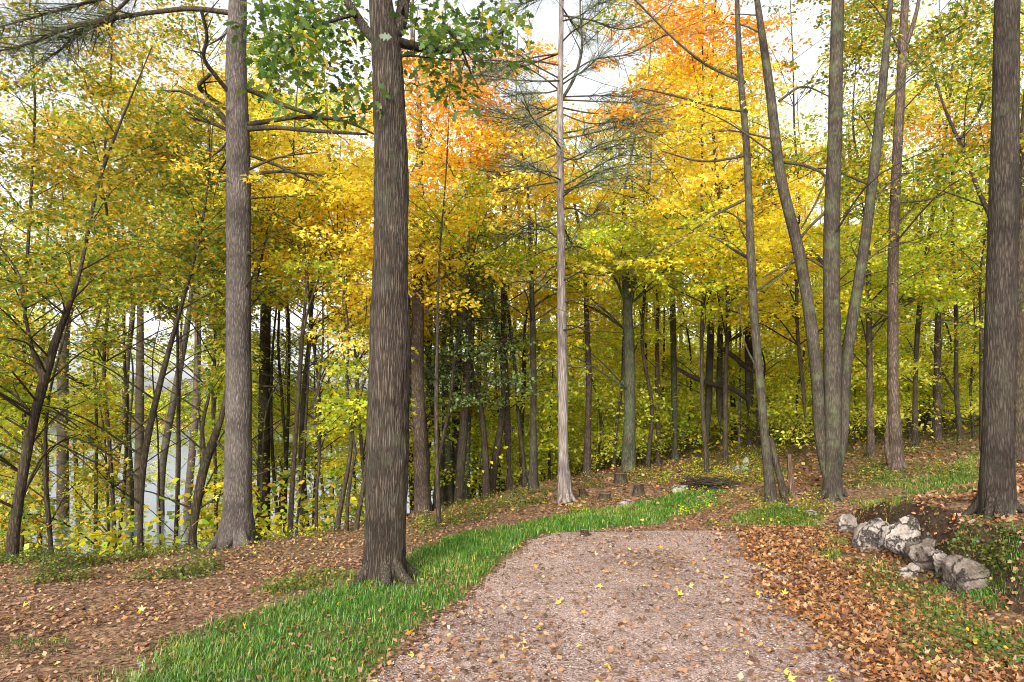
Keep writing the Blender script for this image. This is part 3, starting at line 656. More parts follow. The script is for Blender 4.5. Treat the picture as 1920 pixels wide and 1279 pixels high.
hemlock('small dark hemlock in the shade at the foot of the right hand rise', [(1790, 800, 12), (1792, 700, 9), (1795, 600, 4)], 19.5, 1.2, 4.0, 1.4, 30)

# remaining stems traced one by one: (label, points, depth or None, bark, crown radius, sprays, forks)
LIST = [
 ('dark leaning trunk at the left edge', [(22, 1052, 20), (36, 930, 18), (56, 820, 17), (82, 715, 17), (104, 640, 14), (135, 560, 9)], None, 'darkbark', 2.0, 46, [[(82, 715, 9), (60, 660, 7), (48, 590, 6), (20, 500, 4), (0, 465, 3)], [(60, 780, 7), (30, 750, 5), (-10, 720, 3)], [(84, 720, 5), (60, 690, 4), (0, 660, 2)]]),
 ('dark trunk dividing high into two crooked limbs near the left edge', [(118, 1042, 24), (118, 930, 21), (118, 800, 20), (119, 680, 18), (126, 590, 17), (150, 525, 15), (190, 432, 13), (214, 388, 10), (220, 335, 9), (240, 292, 8), (240, 215, 6), (264, 150, 4)], None, 'darkbark', 2.0, 60,
   [[(190, 432, 11), (187, 350, 9), (175, 290, 8), (150, 255, 7), (112, 235, 5), (95, 190, 3)], [(112, 235, 4), (60, 250, 3), (0, 240, 2)], [(126, 590, 8), (112, 540, 6), (92, 480, 4)], [(232, 300, 4), (205, 275, 3), (190, 250, 2)], [(185, 350, 4), (120, 290, 3), (20, 268, 2)]]),
 ('thin dark stem between the two dark trunks at the left edge', [(76, 1040, 11), (76, 900, 9), (80, 800, 8), (80, 700, 6)], None, 'darkbark', 1.2, 16, []),
 ('thin bent stem just left of the crooked-limbed trunk', [(96, 1042, 10), (88, 940, 9), (84, 850, 7), (90, 760, 5)], 9.6, 'darkbark', 1.2, 14, []),
 ('short slim stem just right of the crooked-limbed trunk', [(154, 1034, 12), (147, 960, 10), (143, 880, 8), (140, 800, 5)], None, 'darkbark', 1.1, 16, []),
 ('slim stem leaning right toward the dark pair of trunks', [(190, 1032, 11), (210, 920, 10), (224, 830, 9), (236, 740, 8), (242, 640, 7), (252, 560, 5)], None, 'darkbark', 1.4, 26, []),
 ('left stem of the dark trio sharing one foot', [(243, 1030, 24), (243, 930, 18), (240, 840, 13), (236, 700, 11), (248, 600, 9), (255, 500, 6)], None, 'darkbark', 1.5, 30, []),
 ('upright middle stem of the dark trio sharing one foot', [(260, 1030, 20), (261, 900, 17), (262, 750, 15), (263, 600, 12), (262, 470, 9), (264, 380, 6)], None, 'darkbark', 1.7, 40, []),
 ('right stem of the dark trio, leaning out to the right', [(263, 1024, 14), (266, 900, 13), (272, 850, 12), (290, 760, 12), (305, 700, 11), (330, 610, 8)], 9.6, 'darkbark', 1.6, 30, []),
 ('grey stem with a curved foot left of the tall pine', [(320, 1032, 17), (306, 1000, 15), (301, 940, 14), (304, 880, 13), (322, 770, 13), (346, 640, 11), (358, 560, 9), (362, 470, 6)], None, 'greybark', 1.7, 36, []),
 ('straight thin dark stem right of the curved grey stem', [(333, 1030, 9), (333, 900, 8), (335, 760, 7), (338, 640, 5)], None, 'darkbark', 1.3, 20, []),
 ('brown stem leaning slightly left of the tall pine', [(347, 1030, 15), (354, 920, 14), (366, 780, 13), (371, 640, 12), (369, 500, 10), (368, 400, 7)], None, 'redbark', 1.8, 44, []),
 ('gnarled dark trunk bending right behind the tall pine', [(360, 1022, 18), (370, 940, 17), (382, 880, 16), (404, 815, 14), (416, 780, 10), (430, 700, 8)], 10.2, 'darkbark', 1.8, 34, [[(385, 870, 9), (380, 800, 7), (392, 740, 5)], [(400, 820, 6), (430, 850, 4), (470, 840, 3)]]),
 ('dark straight trunk close behind the tall pine on its right', [(492, 1012, 30), (494, 930, 25), (495, 800, 22), (498, 600, 19), (501, 400, 16), (502, 250, 13), (504, 120, 9)], None, 'darkbark', 2.2, 60, []),
 ('pencil thin stem right of the dark straight trunk', [(522, 1006, 8), (514, 900, 7), (508, 740, 6), (516, 600, 4)], None, 'darkbark', 1.3, 14, []),
 ('thin stem rising straight between the pine and the furrowed trunk', [(544, 1005, 10), (549, 900, 9), (557, 780, 8), (566, 640, 8), (575, 520, 5)], None, 'darkbark', 1.7, 26, [[(566, 640, 5), (580, 580, 4), (600, 520, 3)]]),
 ('very thin stem beside a thicker mottled stem, left of the furrowed trunk', [(556, 1000, 6), (566, 900, 6), (574, 780, 5), (580, 660, 3)], 11.2, 'darkbark', 1.3, 12, []),
 ('mottled grey brown stem midway between the pine and the furrowed trunk', [(572, 1001, 19), (568, 930, 15), (567, 850, 13), (570, 740, 11), (580, 640, 8), (586, 560, 5)], None, 'greybark', 1.6, 26, []),
 ('wavy thin stem forking in the bright gap', [(593, 1000, 6), (594, 920, 6), (599, 850, 6), (590, 770, 6), (600, 700, 5), (606, 630, 4), (605, 560, 3)], None, 'darkbark', 1.3, 10, [[(592, 760, 4), (612, 700, 3), (640, 665, 2)]]),
 ('slim tree forking like a Y against the bright gap', [(632, 998, 10), (642, 930, 9), (654, 870, 8), (659, 800, 8), (650, 720, 6), (654, 640, 4)], None, 'darkbark', 1.4, 10, [[(659, 800, 7), (668, 770, 6), (682, 720, 5), (693, 690, 3)], [(655, 720, 4), (643, 660, 3), (640, 620, 2)]]),
 ('crooked thin stem in front of the Y-shaped tree', [(650, 996, 7), (653, 930, 7), (660, 880, 6), (667, 840, 5), (662, 820, 4), (672, 760, 3)], None, 'darkbark', 1.0, 5, []),
 ('thin stem leaning behind the left side of the furrowed trunk', [(668, 996, 9), (680, 920, 8), (690, 850, 7), (697, 770, 5)], None, 'darkbark', 1.3, 8, []),
 ('reddish brown trunk close behind the right side of the furrowed trunk', [(792, 962, 28), (788, 860, 26), (783, 700, 25), (784, 560, 22), (788, 420, 19), (786, 300, 14), (786, 200, 9)], None, 'redbark', 2.4, 60, [[(770, 330, 6), (800, 270, 6), (830, 200, 4), (850, 140, 3)], [(766, 500, 6), (810, 430, 5), (860, 370, 4), (940, 320, 3), (1000, 290, 2)]]),
 ('thin upright stem standing in front of the reddish trunk group', [(823, 990, 9), (820, 880, 8), (818, 760, 8), (820, 640, 6), (822, 520, 4)], None, 'darkbark', 1.6, 26, []),
 ('stem leaning left behind the reddish brown trunk', [(808, 958, 14), (800, 860, 13), (790, 760, 12), (778, 660, 9)], 12.6, 'darkbark', 1.4, 12, []),
 ('slender stem leaning left from the shade right of the hemlock', [(912, 934, 14), (909, 840, 12), (902, 770, 11), (884, 690, 8), (870, 640, 5)], None, 'darkbark', 1.4, 12, []),
 ('dark stem crossing behind the left-leaning one near the hemlock', [(920, 930, 16), (932, 840, 14), (945, 750, 12), (940, 660, 11), (926, 590, 9), (918, 500, 6)], 13.4, 'darkbark', 1.7, 26, []),
 ('brown trunk left of the centre with branches starting low', [(955, 912, 16), (951, 800, 14), (946, 680, 13), (944, 560, 10), (946, 440, 6)], 14.2, 'redbark', 1.9, 40, []),
 ('dark stem left of the pale pine, starting behind the low herbs', [(979, 906, 11), (977, 820, 9), (982, 720, 8), (984, 620, 5)], 14.6, 'darkbark', 1.5, 22, []),
 ('grey stem next to the pale pine on its left', [(1000, 918, 17), (1000, 820, 13), (1000, 700, 12), (998, 580, 10), (994, 460, 7), (990, 360, 4)], None, 'greybark', 1.9, 44, []),
 ('brown trunk with low orange leaves right of the pale pine', [(1101, 892, 14), (1102, 800, 12), (1104, 700, 11), (1100, 600, 9), (1094, 480, 6)], 14.5, 'redbark', 1.9, 44, []),
 ('thin crooked pale stem just left of the mossy trunk', [(1151, 882, 7), (1156, 800, 6), (1166, 720, 5), (1168, 640, 3)], 15, 'greybark', 1.4, 14, []),
 ('mossy greenish trunk rising behind the tree stumps', [(1178, 884, 26), (1180, 800, 22), (1181, 700, 21), (1177, 590, 18), (1172, 480, 11), (1170, 380, 6)], None, 'mossbark', 2.3, 60, [[(1178, 590, 9), (1186, 540, 7), (1190, 480, 5)], [(1175, 570, 6), (1140, 510, 4), (1100, 490, 3)]]),
 ('thin straight stem midway between the mossy trunk and the dark green stem', [(1234, 864, 11), (1233, 760, 9), (1232, 640, 8), (1232, 540, 5)], 16, 'redbark', 1.9, 40, []),
 ('dark green stem reaching high left of the twin grey trunks', [(1266, 850, 14), (1264, 740, 12), (1262, 600, 11), (1260, 480, 9), (1258, 380, 5)], 17, 'mossbark', 2.2, 52, []),
 ('left one of the twin grey trunks', [(1325, 846, 16), (1328, 760, 14), (1332, 640, 13), (1338, 500, 12), (1342, 400, 8)], 17, 'greybark', 2.2, 52, []),
 ('right one of the twin grey trunks', [(1351, 846, 14), (1349, 760, 12), (1350, 640, 11), (1356, 500, 9), (1362, 420, 6)], 17.3, 'greybark', 2.2, 52, []),
 ('pale pencil thin stem right of the twin grey trunks', [(1386, 842, 5), (1387, 740, 5), (1388, 640, 4), (1388, 560, 3)], 18, 'palebark', 1.6, 18, []),
 ('grey trunk right of the twin trunks, behind the slender leaning trunk', [(1405, 840, 20), (1405, 740, 16), (1404, 640, 15), (1404, 520, 12), (1406, 420, 8)], 17.5, 'greybark', 2.2, 52, []),
 ('grey brown trunk seen just right of the three-stemmed clump', [(1633, 857, 14), (1631, 760, 12), (1630, 640, 11), (1628, 500, 9), (1626, 380, 6)], None, 'redbark', 2.2, 50, []),
 ('brown trunk on the rise, left of the dark hemlock shade', [(1757, 832, 15), (1757, 740, 13), (1758, 640, 11), (1762, 520, 8), (1768, 420, 5)], 16, 'redbark', 2.3, 56, [[(1790, 740, 5), (1770, 700, 4), (1745, 650, 3)]]),
 ('thin dark stem just left of the thick trunk at the right edge', [(1842, 850, 9), (1841, 760, 8), (1840, 640, 7), (1838, 520, 4)], 13, 'darkbark', 2.0, 40, []),
 ('dark trunk half cut off at the right edge of the view', [(1912, 870, 24), (1912, 760, 22), (1914, 600, 20), (1918, 400, 16), (1922, 200, 10)], 11, 'darkbark', 2.4, 60, [[(1916, 500, 8), (1850, 380, 8), (1810, 280, 7), (1770, 200, 5), (1750, 120, 3)], [(1800, 260, 5), (1840, 200, 4), (1860, 120, 2)]]),
 ('slim maple with crooked upper limbs between the brown trunk and the right edge', [(1716, 858, 11), (1716, 740, 9), (1722, 600, 9), (1740, 460, 8), (1760, 330, 7), (1780, 200, 5), (1790, 90, 3)], 14.5, 'darkbark', 2.3, 60, []),
]
for lab, pts, Yd, bk, rr, nb, fk in LIST:
    lo_ = [q for q in pts if q[1] > 540]
    if len(lo_) > 1 and pts[0][2] > 12: H([(q[0], q[1], q[2] + 5) for q in lo_], (Yd or hit(pts[0][0], pts[0][1]) or 16))
for lab, pts, Yd, bk, rr, nb, fk in LIST:
    tree('maple_tree', lab, pts, Yd, bk, rr, int(nb * (2.2 if pts[0][0] < 420 else 1.35)), cb=(.5 if pts[0][0] < 420 else 1.3), forks=fk)

# understorey maples whose amber fans hang in the gaps
UND = [('amber understorey maple reaching out behind the furrowed trunk on its left', (690, 985, 8), (640, 430, 4), 11.2, 2.4, 80, 'A'),
       ('golden young maple spreading right behind the furrowed trunk', (815, 960, 8), (880, 470, 4), 12.0, 2.6, 80, 'A'),
       ('golden maple with low fans between the dark straight trunk and the furrowed trunk', (612, 1000, 7), (565, 330, 4), 12.5, 2.6, 80, 'A'),
       ('orange tinged maple left of the pale pine', (985, 925, 8), (930, 250, 4), 13.5, 2.6, 60, None),
       ('golden maple behind the slender leaning trunk', (1325, 900, 9), (1310, 230, 4), 13.0, 3.0, 90, None),
       ('amber maple between the pale pine and the twin grey trunks', (1215, 880, 8), (1220, 300, 4), 14.5, 2.6, 60, None),
       ('yellow maple behind the three-stemmed clump', (1510, 870, 9), (1490, 250, 4), 13.5, 3.0, 90, None),
       ('olive leaved maple low behind the tall pine on its left', (405, 1015, 8), (395, 330, 4), 12.5, 2.8, 90, None),
       ('orange flecked maple at the top left behind the crooked limbs', (215, 1030, 8), (200, 150, 4), 12.5, 3.2, 110, None),
       ('olive maple spreading over the left edge', (40, 1040, 9), (60, 180, 4), 12.0, 3.0, 100, None),
       ('yellow maple filling the right side behind the brown trunk', (1800, 850, 9), (1780, 260, 4), 14.5, 3.4, 110, None),
       ('olive maple on the slope below the left edge of the view', (75, 1000, 7), (90, 420, 4), 16.0, 3.0, 110, None),
       ('yellow maple on the lake slope behind the dark trio', (225, 1000, 7), (240, 420, 4), 17.0, 3.0, 110, None),
       ('olive maple on the lake slope behind the curved grey stem', (330, 990, 7), (330, 380, 4), 15.5, 2.8, 110, None),
       ('yellow green maple low on the slope between the pine and the furrowed trunk', (525, 985, 7), (520, 430, 4), 16.0, 2.6, 80, None),
       ('broad olive maple far down the slope at the left edge', (-40, 1000, 8), (-20, 380, 4), 15.0, 3.0, 100, None),
       ('orange topped maple high above the path end', (1360, 880, 10), (1340, 40, 4), 14.0, 3.0, 80, None)]
for lab, a_, b_, Yd, rr, nb, pl in UND:
    (x0, y0, w0), (x1, y1, w1) = a_, b_
    pts = [(x0 + (x1 - x0) * t + R.normal(0, 6), y0 + (y1 - y0) * t, w0 + (w1 - w0) * t) for t in np.linspace(0, 1, 6)]
    pts[0] = (x0, y0, w0)
    tree('maple_tree', lab, pts, Yd, 'darkbark', rr, int(nb * (1.7 if Yd < 14.8 or x0 > 780 else 2.6)), cb=(2.3 if x0 > 780 else .5), low=(1.0 if Yd < 14.8 or x0 > 780 else 1.4), pal=None)

SAP = [('leafy sapling low between the pale pine and the mossy trunk', 1120, 15.5), ('yellow sapling low just right of the mossy trunk', 1205, 17), ('leafy sapling below the dark green stem', 1285, 18.5),
       ('low leafy maple seen between the twin trunks and the slender leaning trunk', 1420, 17.5), ('yellow green sapling low left of the three-stemmed clump', 1500, 16),
       ('leafy sapling low between the three-stemmed clump and the brown trunk', 1600, 16.5), ('young maple low just right of the brown trunk on the rise', 1705, 17), ('broad low sapling in front of the dark hemlock shade', 1775, 17.5),
       ('leafy sapling just left of the thick right trunk', 1825, 16), ('low leafy sapling right of the hemlock', 935, 17), ('small yellow sapling close left of the pale pine', 1030, 16), ('broad leafy sapling beyond the mossy trunk', 1160, 20)]
for lab, px, Yd in SAP:
    x = (px - 960) / F * Yd; by = HY - (tz(x, Yd) - CZ) / Yd * F; tp = R.uniform(520, 600)
    pts = [(px, by, 5), (px + R.normal(0, 6), (by * 2 + tp) / 3, 4.5), (px + R.normal(0, 10), (by + tp * 2) / 3, 3.5), (px + R.normal(0, 14), tp, 2.5)]
    tree('sapling', lab, pts, Yd, 'darkbark', 1.9, 85, cb=.25, low=1.5, extend=.8, cat='sapling', group='saplings under the tall wood')

# thin trunks deep in the wood: ordinal from a trunk one can find
MARK = [(725, 'the furrowed trunk'), (875, 'the hemlock'), (1055, 'the pale pine'), (1180, 'the mossy trunk'), (1266, 'the dark green stem'), (1346, 'the twin grey trunks'), (1430, 'the slender leaning trunk'), (1562, 'the three-stemmed clump'), (1680, 'the brown trunk on the rise'), (1869, 'the thick right trunk')]
far = []
def ridge(px): return np.interp(px, [0, 400, 600, 800, 1000, 1200, 1400, 1750, 1920], [1045, 1030, 1000, 960, 905, 862, 836, 803, 790])
for k in range(122):
    px = 770 + (k + R.uniform(.05, .95)) / 106 * 1145 if k < 106 else 20 + (k - 106 + R.uniform(.05, .95)) / 16 * 680
    Yd = R.uniform(17.5, 34) if px > 900 else R.uniform(13, 21)
    far.append((px, Yd))
far.sort()
count = {}
words = ['first', 'second', 'third', 'fourth', 'fifth', 'sixth', 'seventh', 'eighth', 'ninth', 'tenth', 'eleventh', 'twelfth', 'thirteenth', 'fourteenth', 'fifteenth', 'sixteenth', 'seventeenth', 'eighteenth', 'nineteenth', 'twentieth', 'twenty-first', 'twenty-second', 'twenty-third', 'twenty-fourth']
for px, Yd in far:
    if px < 445: ref = 'from the left among thin trunks on the lake slope left of the tall pine'
    elif px < 725: ref = 'from the left among thin lake slope trunks between the pine and the furrowed trunk'
    else:
        i = max(i for i, m in enumerate(MARK) if px >= m[0]); ref = 'deep wood trunk to the right of ' + MARK[i][1]
    c = count.get(ref, 0); count[ref] = c + 1
    w = (R.uniform(.06, .2) if px > 740 else R.uniform(.05, .11)) * F / Yd; x = (px - 960) / F * Yd
    by = HY - (tz(x, Yd) - CZ) / Yd * F; lean = R.normal(0, 18)
    ht = R.uniform(330, 620)
    pts = [(px, by, w), (px + lean * .4, by - ht * .35, w * .85), (px + lean * .8 + R.normal(0, 5), by - ht * .7, w * .7), (px + lean, by - ht, w * .5)]
    tree('young_tree', words[c] + ' ' + ref, pts, Yd, random.choice(['darkbark', 'darkbark', 'redbark', 'greybark', 'mossbark']), 2.6 if Yd > 16 else 2.3, 28 if px > 740 else 64,
         cb=.35, low=1.7, group='thin trunks deep in the wood', extend=1.5, rough=.05)

# ------------------------------------------------------------------ far masses of leaves
lb = MB(); C = []; pp = []
for k in range(1300):
    Yd = R.uniform(38, 62); px = R.uniform(820, 2150); py = R.uniform(480, 835) if R.random() < .75 else R.uniform(250, 560)
    x = (px - 960) / F * Yd; z = CZ + (HY - py) / F * Yd
    if z < tz(x, Yd) + .2: continue
    c, d = cell(px, py)
    if R.random() > d / 8.0: continue
    C.append((x, Yd, z)); pp.append('F' if R.random() < .8 else c)  # mostly the lightened far palette, with brightness painted in
spray(lb, np.array(C), 1.5, 60, pp, .3, 'kite', .4)
tag(lb.build('far_wood', M['leaf'], colour=True), 'far mass of yellow green leaves closing the view behind the trunks', 'wood', kind='stuff')
lb = MB(); C = []; pp = []
for k in range(1500):
    Yd = R.uniform(195, 240); x = R.uniform(-260, 20)
    z = -5.0 + np.clip((Yd - 195) / 60, 0, 1) ** .8 * 5 + R.uniform(0, 8)
    C.append((x, Yd, z)); pp.append(random.choice('VLGVD'))
spray(lb, np.array(C), 3.2, 46, pp, .9, 'kite', .5)
tag(lb.build('far_shore_wood', M['leaf'], colour=True), 'hazy strip of trees along the far shore of the lake', 'wood', kind='stuff')

# ------------------------------------------------------------------ grass, herbs, litter, gravel
def scatter(n, x0, x1, y0, y1):
    # even over the picture: nearer ground gets more
    y = y0 * (y1 / y0) ** R.random(n); x = R.uniform(x0, x1, n); return x, y
gb = MB()
for poly, dens, hgt in GRASS:
    a0, b0 = poly.min(0) - .25, poly.max(0) + .25; area = (b0 - a0).prod(); n = int(area * 24000 * dens)
    n = min(n, 480000)
    x = R.uniform(a0[0], b0[0], n); y = R.uniform(a0[1], b0[1], n)
    jx = x + (fbm(x * 2.2, y * 2.2, 21) - .47) * .6 + R.normal(0, .07, n); jy = y + (fbm(x * 2.2, y * 2.2, 31) - .47) * .6 + R.normal(0, .07, n)
    ok = inside(poly, jx, jy) & (fbm(x * 1.6, y * 1.6, 51) + R.random(n) * .3 > .455 + (1 - dens) * .32) & (~inside(PATH, x, y) | (R.random(n) < .04))
    ok &= R.random(n) < np.clip(7.5 / np.maximum(y, 3), .3, 1)
    x = x[ok]; y = y[ok]; m = len(x)
    if m == 0: continue
    z = terrain(x, y) - .005
    h = hgt * R.uniform(.45, 1.3, m) * (.35 + 1.3 * fbm(x * 2.1, y * 2.1, 71)); wd = R.uniform(.0016, .0034, m) * np.clip(y / 6, .9, 2.2)
    th = R.random(m) * 6.28; d = np.stack([np.cos(th), np.sin(th), 0 * th], 1); s = np.stack([-np.sin(th), np.cos(th), 0 * th], 1)
    B = np.stack([x, y, z], 1); bend = R.uniform(.25, 1.15, m)
    m1 = B + d * (h * bend * .35)[:, None] + np.array([0, 0, 1.]) * (h * .6)[:, None]; tp = B + d * (h * bend)[:, None] + np.array([0, 0, 1.]) * h[:, None]
    V = np.stack([B - s * wd[:, None], B + s * wd[:, None], m1 + s * wd[:, None] * .8, m1 - s * wd[:, None] * .8, tp], 1)
    o_ = np.arange(m)[:, None] * 5
    base = lin([(62, 114, 30), (80, 130, 34), (46, 92, 26), (112, 146, 42), (164, 156, 84)]); pr = np.array([.3, .3, .2, .15, .05])
    if dens < .6: base = lin([(82, 118, 36), (104, 132, 44), (60, 92, 32), (134, 142, 58), (168, 156, 84)])
    dry = (fbm(x * 1.3, y * 1.3, 81) + .12 * R.normal(0, 1, m)) > .56
    ch = R.choice(5, m, p=pr); ch = np.where(dry & (R.random(m) < .5), R.integers(3, 5, m), ch)
    cc = base[ch] * R.normal(1, .14, (m, 1)).clip(.5, 1.5)
    gb.add(V.reshape(-1, 3), o_ + np.array([[0, 1, 2, 3]]), o_ + np.array([[3, 2, 4]]), cc, cc)
tag(gb.build('grass', M['grass'], colour=True), 'lush green grass along the left edge of the path and on the bank', 'grass', kind='stuff')

# herbs and seedlings along the bank edge and under the wood
lb = MB(); C = []; pp = []
def herb_zone(n, px0, px1, dy0, dy1, pals):
    for k in range(n):
        px = R.uniform(px0, px1); py = ridge(px) + R.uniform(dy0, dy1); Yd = hit(px, py)
        if Yd is None: continue
        x = (px - 960) / F * Yd
        if fbm(np.array([x * .7]), np.array([Yd * .7]), 90)[0] < .4: continue
        if any(abs(px - sx) < 26 and -14 < py - sy < 26 for sx, sy in ((1163, 907), (1093, 930), (1131, 938), (1197, 928))): continue
        C.append((x, Yd, tz(x, Yd) + R.uniform(.02, .1))); pp.append(random.choice(pals))
herb_zone(700, -20, 400, 0, 55, 'HHHG'); herb_zone(90, 430, 760, -4, 8, 'HHL'); herb_zone(520, 780, 1180, 0, 45, 'HHVG'); herb_zone(1100, 1060, 1480, 0, 75, 'HVLV'); herb_zone(700, 1560, 1900, 0, 100, 'HHGV')
def herb_poly(n, pts, pals):
    for k in range(n):
        q = np.array(pts, float); px = R.uniform(q[:, 0].min(), q[:, 0].max()); py = R.uniform(q[:, 1].min(), q[:, 1].max())
        if not inside(q, np.array([px]), np.array([py]))[0]: continue
        Yd = hit(px, py)
        if Yd is None: continue
        x = (px - 960) / F * Yd
        if fbm(np.array([x * 1.7]), np.array([Yd * 1.7]), 95)[0] < .46: continue
        C.append((x, Yd, tz(x, Yd) + R.uniform(.01, .07))); pp.append(random.choice(pals))
herb_poly(70, [(1640, 960), (1860, 985), (1900, 1080), (1760, 1060)], 'HHG'); herb_poly(110, [(1790, 1030), (1919, 990), (1919, 1279), (1800, 1200), (1760, 1120)], 'GHGH'); herb_poly(430, [(1520, 990), (1600, 1030), (1720, 1110), (1900, 1200), (1900, 1279), (1720, 1180), (1560, 1070)], 'HHGV')
herb_poly(330, [(1600, 1090), (1919, 1180), (1919, 1279), (1720, 1279)], 'GHGH'); herb_poly(300, [(1240, 920), (1560, 920), (1560, 985), (1300, 990)], 'HVLH'); herb_poly(200, [(480, 1118), (540, 1088), (640, 1068), (690, 1070), (670, 1108), (560, 1124)], 'HHV')
spray(lb, np.array(C), .13, 24, pp, .03, 'kite', .3)
C = []; pp = []
for k in range(900):       # seedlings deeper in
    px = R.uniform(780, 1900); Yd = R.uniform(17, 40); x = (px - 960) / F * Yd
    C.append((x, Yd, tz(x, Yd) + abs(R.normal(0, .5)))); pp.append(random.choice('VVLLYD'))
for k in range(260):
    px = R.uniform(-20, 700); Yd = R.uniform(10.5, 16); x = (px - 960) / F * Yd
    C.append((x, Yd, tz(x, Yd) + abs(R.normal(0, .5)))); pp.append(random.choice('VLLY'))
spray(lb, np.array(C), .45, 34, pp, .11, 'kite', .5)
tag(lb.build('undergrowth', M['leaf'], colour=True), 'low yellow green herbs and seedlings along the edge of the wood', 'undergrowth', kind='stuff')

def lay(mb, x, y, size, pal, kind, tilt=.35, lift=.012):
    m = len(x); z = terrain(x, y) + lift * R.uniform(.6, 2.2, m)
    nrm = np.array([0, 0, 1.]) + R.normal(0, tilt, (m, 3)); leaves(mb, np.stack([x, y, z], 1), size * R.uniform(.6, 1.25, m), nrm, R.normal(0, 1, (m, 3)), pick(pal, m, .22), kind)
lb = MB()
x, y = scatter(170000, -9, 9, 3.0, 15)
ok = np.abs(x) < y * .8 + .5; x, y = x[ok], y[ok]
onp = inside(PATH, x, y); ing = np.zeros(len(x), bool)
for poly, d, h in GRASS: ing |= inside(poly, x, y)
clump = fbm(x * 1.3, y * 1.3, 15)
keep = np.where(onp, R.random(len(x)) < .0, np.where(ing, R.random(len(x)) < .24, R.random(len(x)) < (.3 + (clump > .45) * .55)))
x, y = x[keep], y[keep]; k = R.random(len(x))
right = x > 2.0
for w, pal, kd, sz in ((~right & (k < .86), 'litter', 'kite', .038), (right & (k < .95), 'orange_litter', 'kite', .042), (~right & (k >= .86) & (k < .965), 'orange_litter', 'maple3', .048), ((k >= .985), 'bright_litter', 'maple3', .055)):
    lay(lb, x[w], y[w], sz, pal, kd)
# thick drift of orange leaves beside the path on the right
n = 36000; y = 3.2 * (8.8 / 3.2) ** R.random(n); e = np.interp(y, [3.2, 4, 5, 6, 7, 8, 9], [2.3, 2.35, 2.4, 2.45, 2.65, 2.9, 3.1])
x = e + R.normal(.25, .42, n); ok = (x < e + 1.9) & (fbm(x * 1.5, y * 1.5, 33) > .34) ; x, y = x[ok], y[ok]
ok = (x > e[ok] - .25) | (R.random(len(x)) < .25); x, y = x[ok], y[ok]; k = R.random(len(x))
lay(lb, x[k < .75], y[k < .75], .045, 'orange_litter', 'kite', .5, .02); lay(lb, x[k >= .75], y[k >= .75], .05, 'orange_litter', 'maple3', .5, .025)
n = 5200; y = R.uniform(4.4, 9.0, n); x = np.interp(y, [4.0, 4.8, 5.9, 6.4, 7.2, 8.0, 8.9], [3.75, 3.75, 3.8, 3.8, 3.95, 4.1, 4.3]) + R.uniform(-.05, 1.6, n) ** 1.1; ok = np.isfinite(x); x, y = x[ok], y[ok]; k = R.random(len(x)); q = fbm(x * 2.2, y * 2.2, 37) > .4
lay(lb, x[q & (k < .6)], y[q & (k < .6)], .05, 'litter', 'kite', .7, .02); lay(lb, x[q & (k > .6)], y[q & (k > .6)], .05, 'orange_litter', 'maple3', .7, .03)
# scattered on the path
n = 16000; x, y = scatter(n, -2, 3.5, 3.0, 9.6); ok = inside(PATH, x, y) & ((fbm(x * 1.4, y * .9, 55) > .5) | (R.random(n) < .45)); x, y = x[ok], y[ok]; k = R.random(len(x))
lay(lb, x[k < .86], y[k < .86], .045, 'litter', 'kite', .35, .018); lay(lb, x[k >= .975], y[k >= .975], .05, 'bright_litter', 'maple3', .7, .02); 
# on the far rise
x = R.uniform(-3, 16, 26000); y = R.uniform(10, 26, 26000); lay(lb, x[::2], y[::2], .085, 'litter', 'kite'); lay(lb, x[1::4], y[1::4], .09, 'orange_litter', 'kite')
tag(lb.build('fallen_leaves', M['litter'], colour=True), 'brown and orange fallen leaves covering the forest floor and path edges', 'leaves', kind='stuff')

# loose stones of the path
n = 30000; x, y = scatter(n, -2, 3.6, 3.0, 9.6); ok = inside(PATH, x, y); x, y = x[ok], y[ok]; m = len(x)
z = terrain(x, y) + .01
oct_ = np.array([(1, 0, 0), (0, 1, 0), (-1, 0, 0), (0, -1, 0), (0, 0, 1)]); of = np.array([(0, 1, 4), (1, 2, 4), (2, 3, 4), (3, 0, 4)])
s = R.uniform(.004, .01, (m, 1, 1)) * R.uniform(.6, 1.3, (m, 5, 1)); th = R.random(m) * 6.28
rot = np.stack([np.stack([np.cos(th), -np.sin(th), 0 * th], 1), np.stack([np.sin(th), np.cos(th), 0 * th], 1), np.stack([0 * th, 0 * th, .7 + 0 * th], 1)], 1)
V = np.einsum('mij,kj->mki', rot, oct_) * s + np.stack([x, y, z], 1)[:, None]
cs = lin([(118, 104, 97), (152, 134, 125), (174, 156, 147), (88, 76, 70), (196, 182, 172), (134, 114, 100)])[R.integers(0, 6, m)]
g = MB(); g.add(V.reshape(-1, 3), t=(of[None] + (np.arange(m) * 5)[:, None, None]).reshape(-1, 3), ct=np.repeat(cs, 4, 0))
tag(g.build('gravel_stones', M['stone'], colour=True), 'small loose pinkish grey stones strewn over the gravel path', 'gravel', kind='stuff')

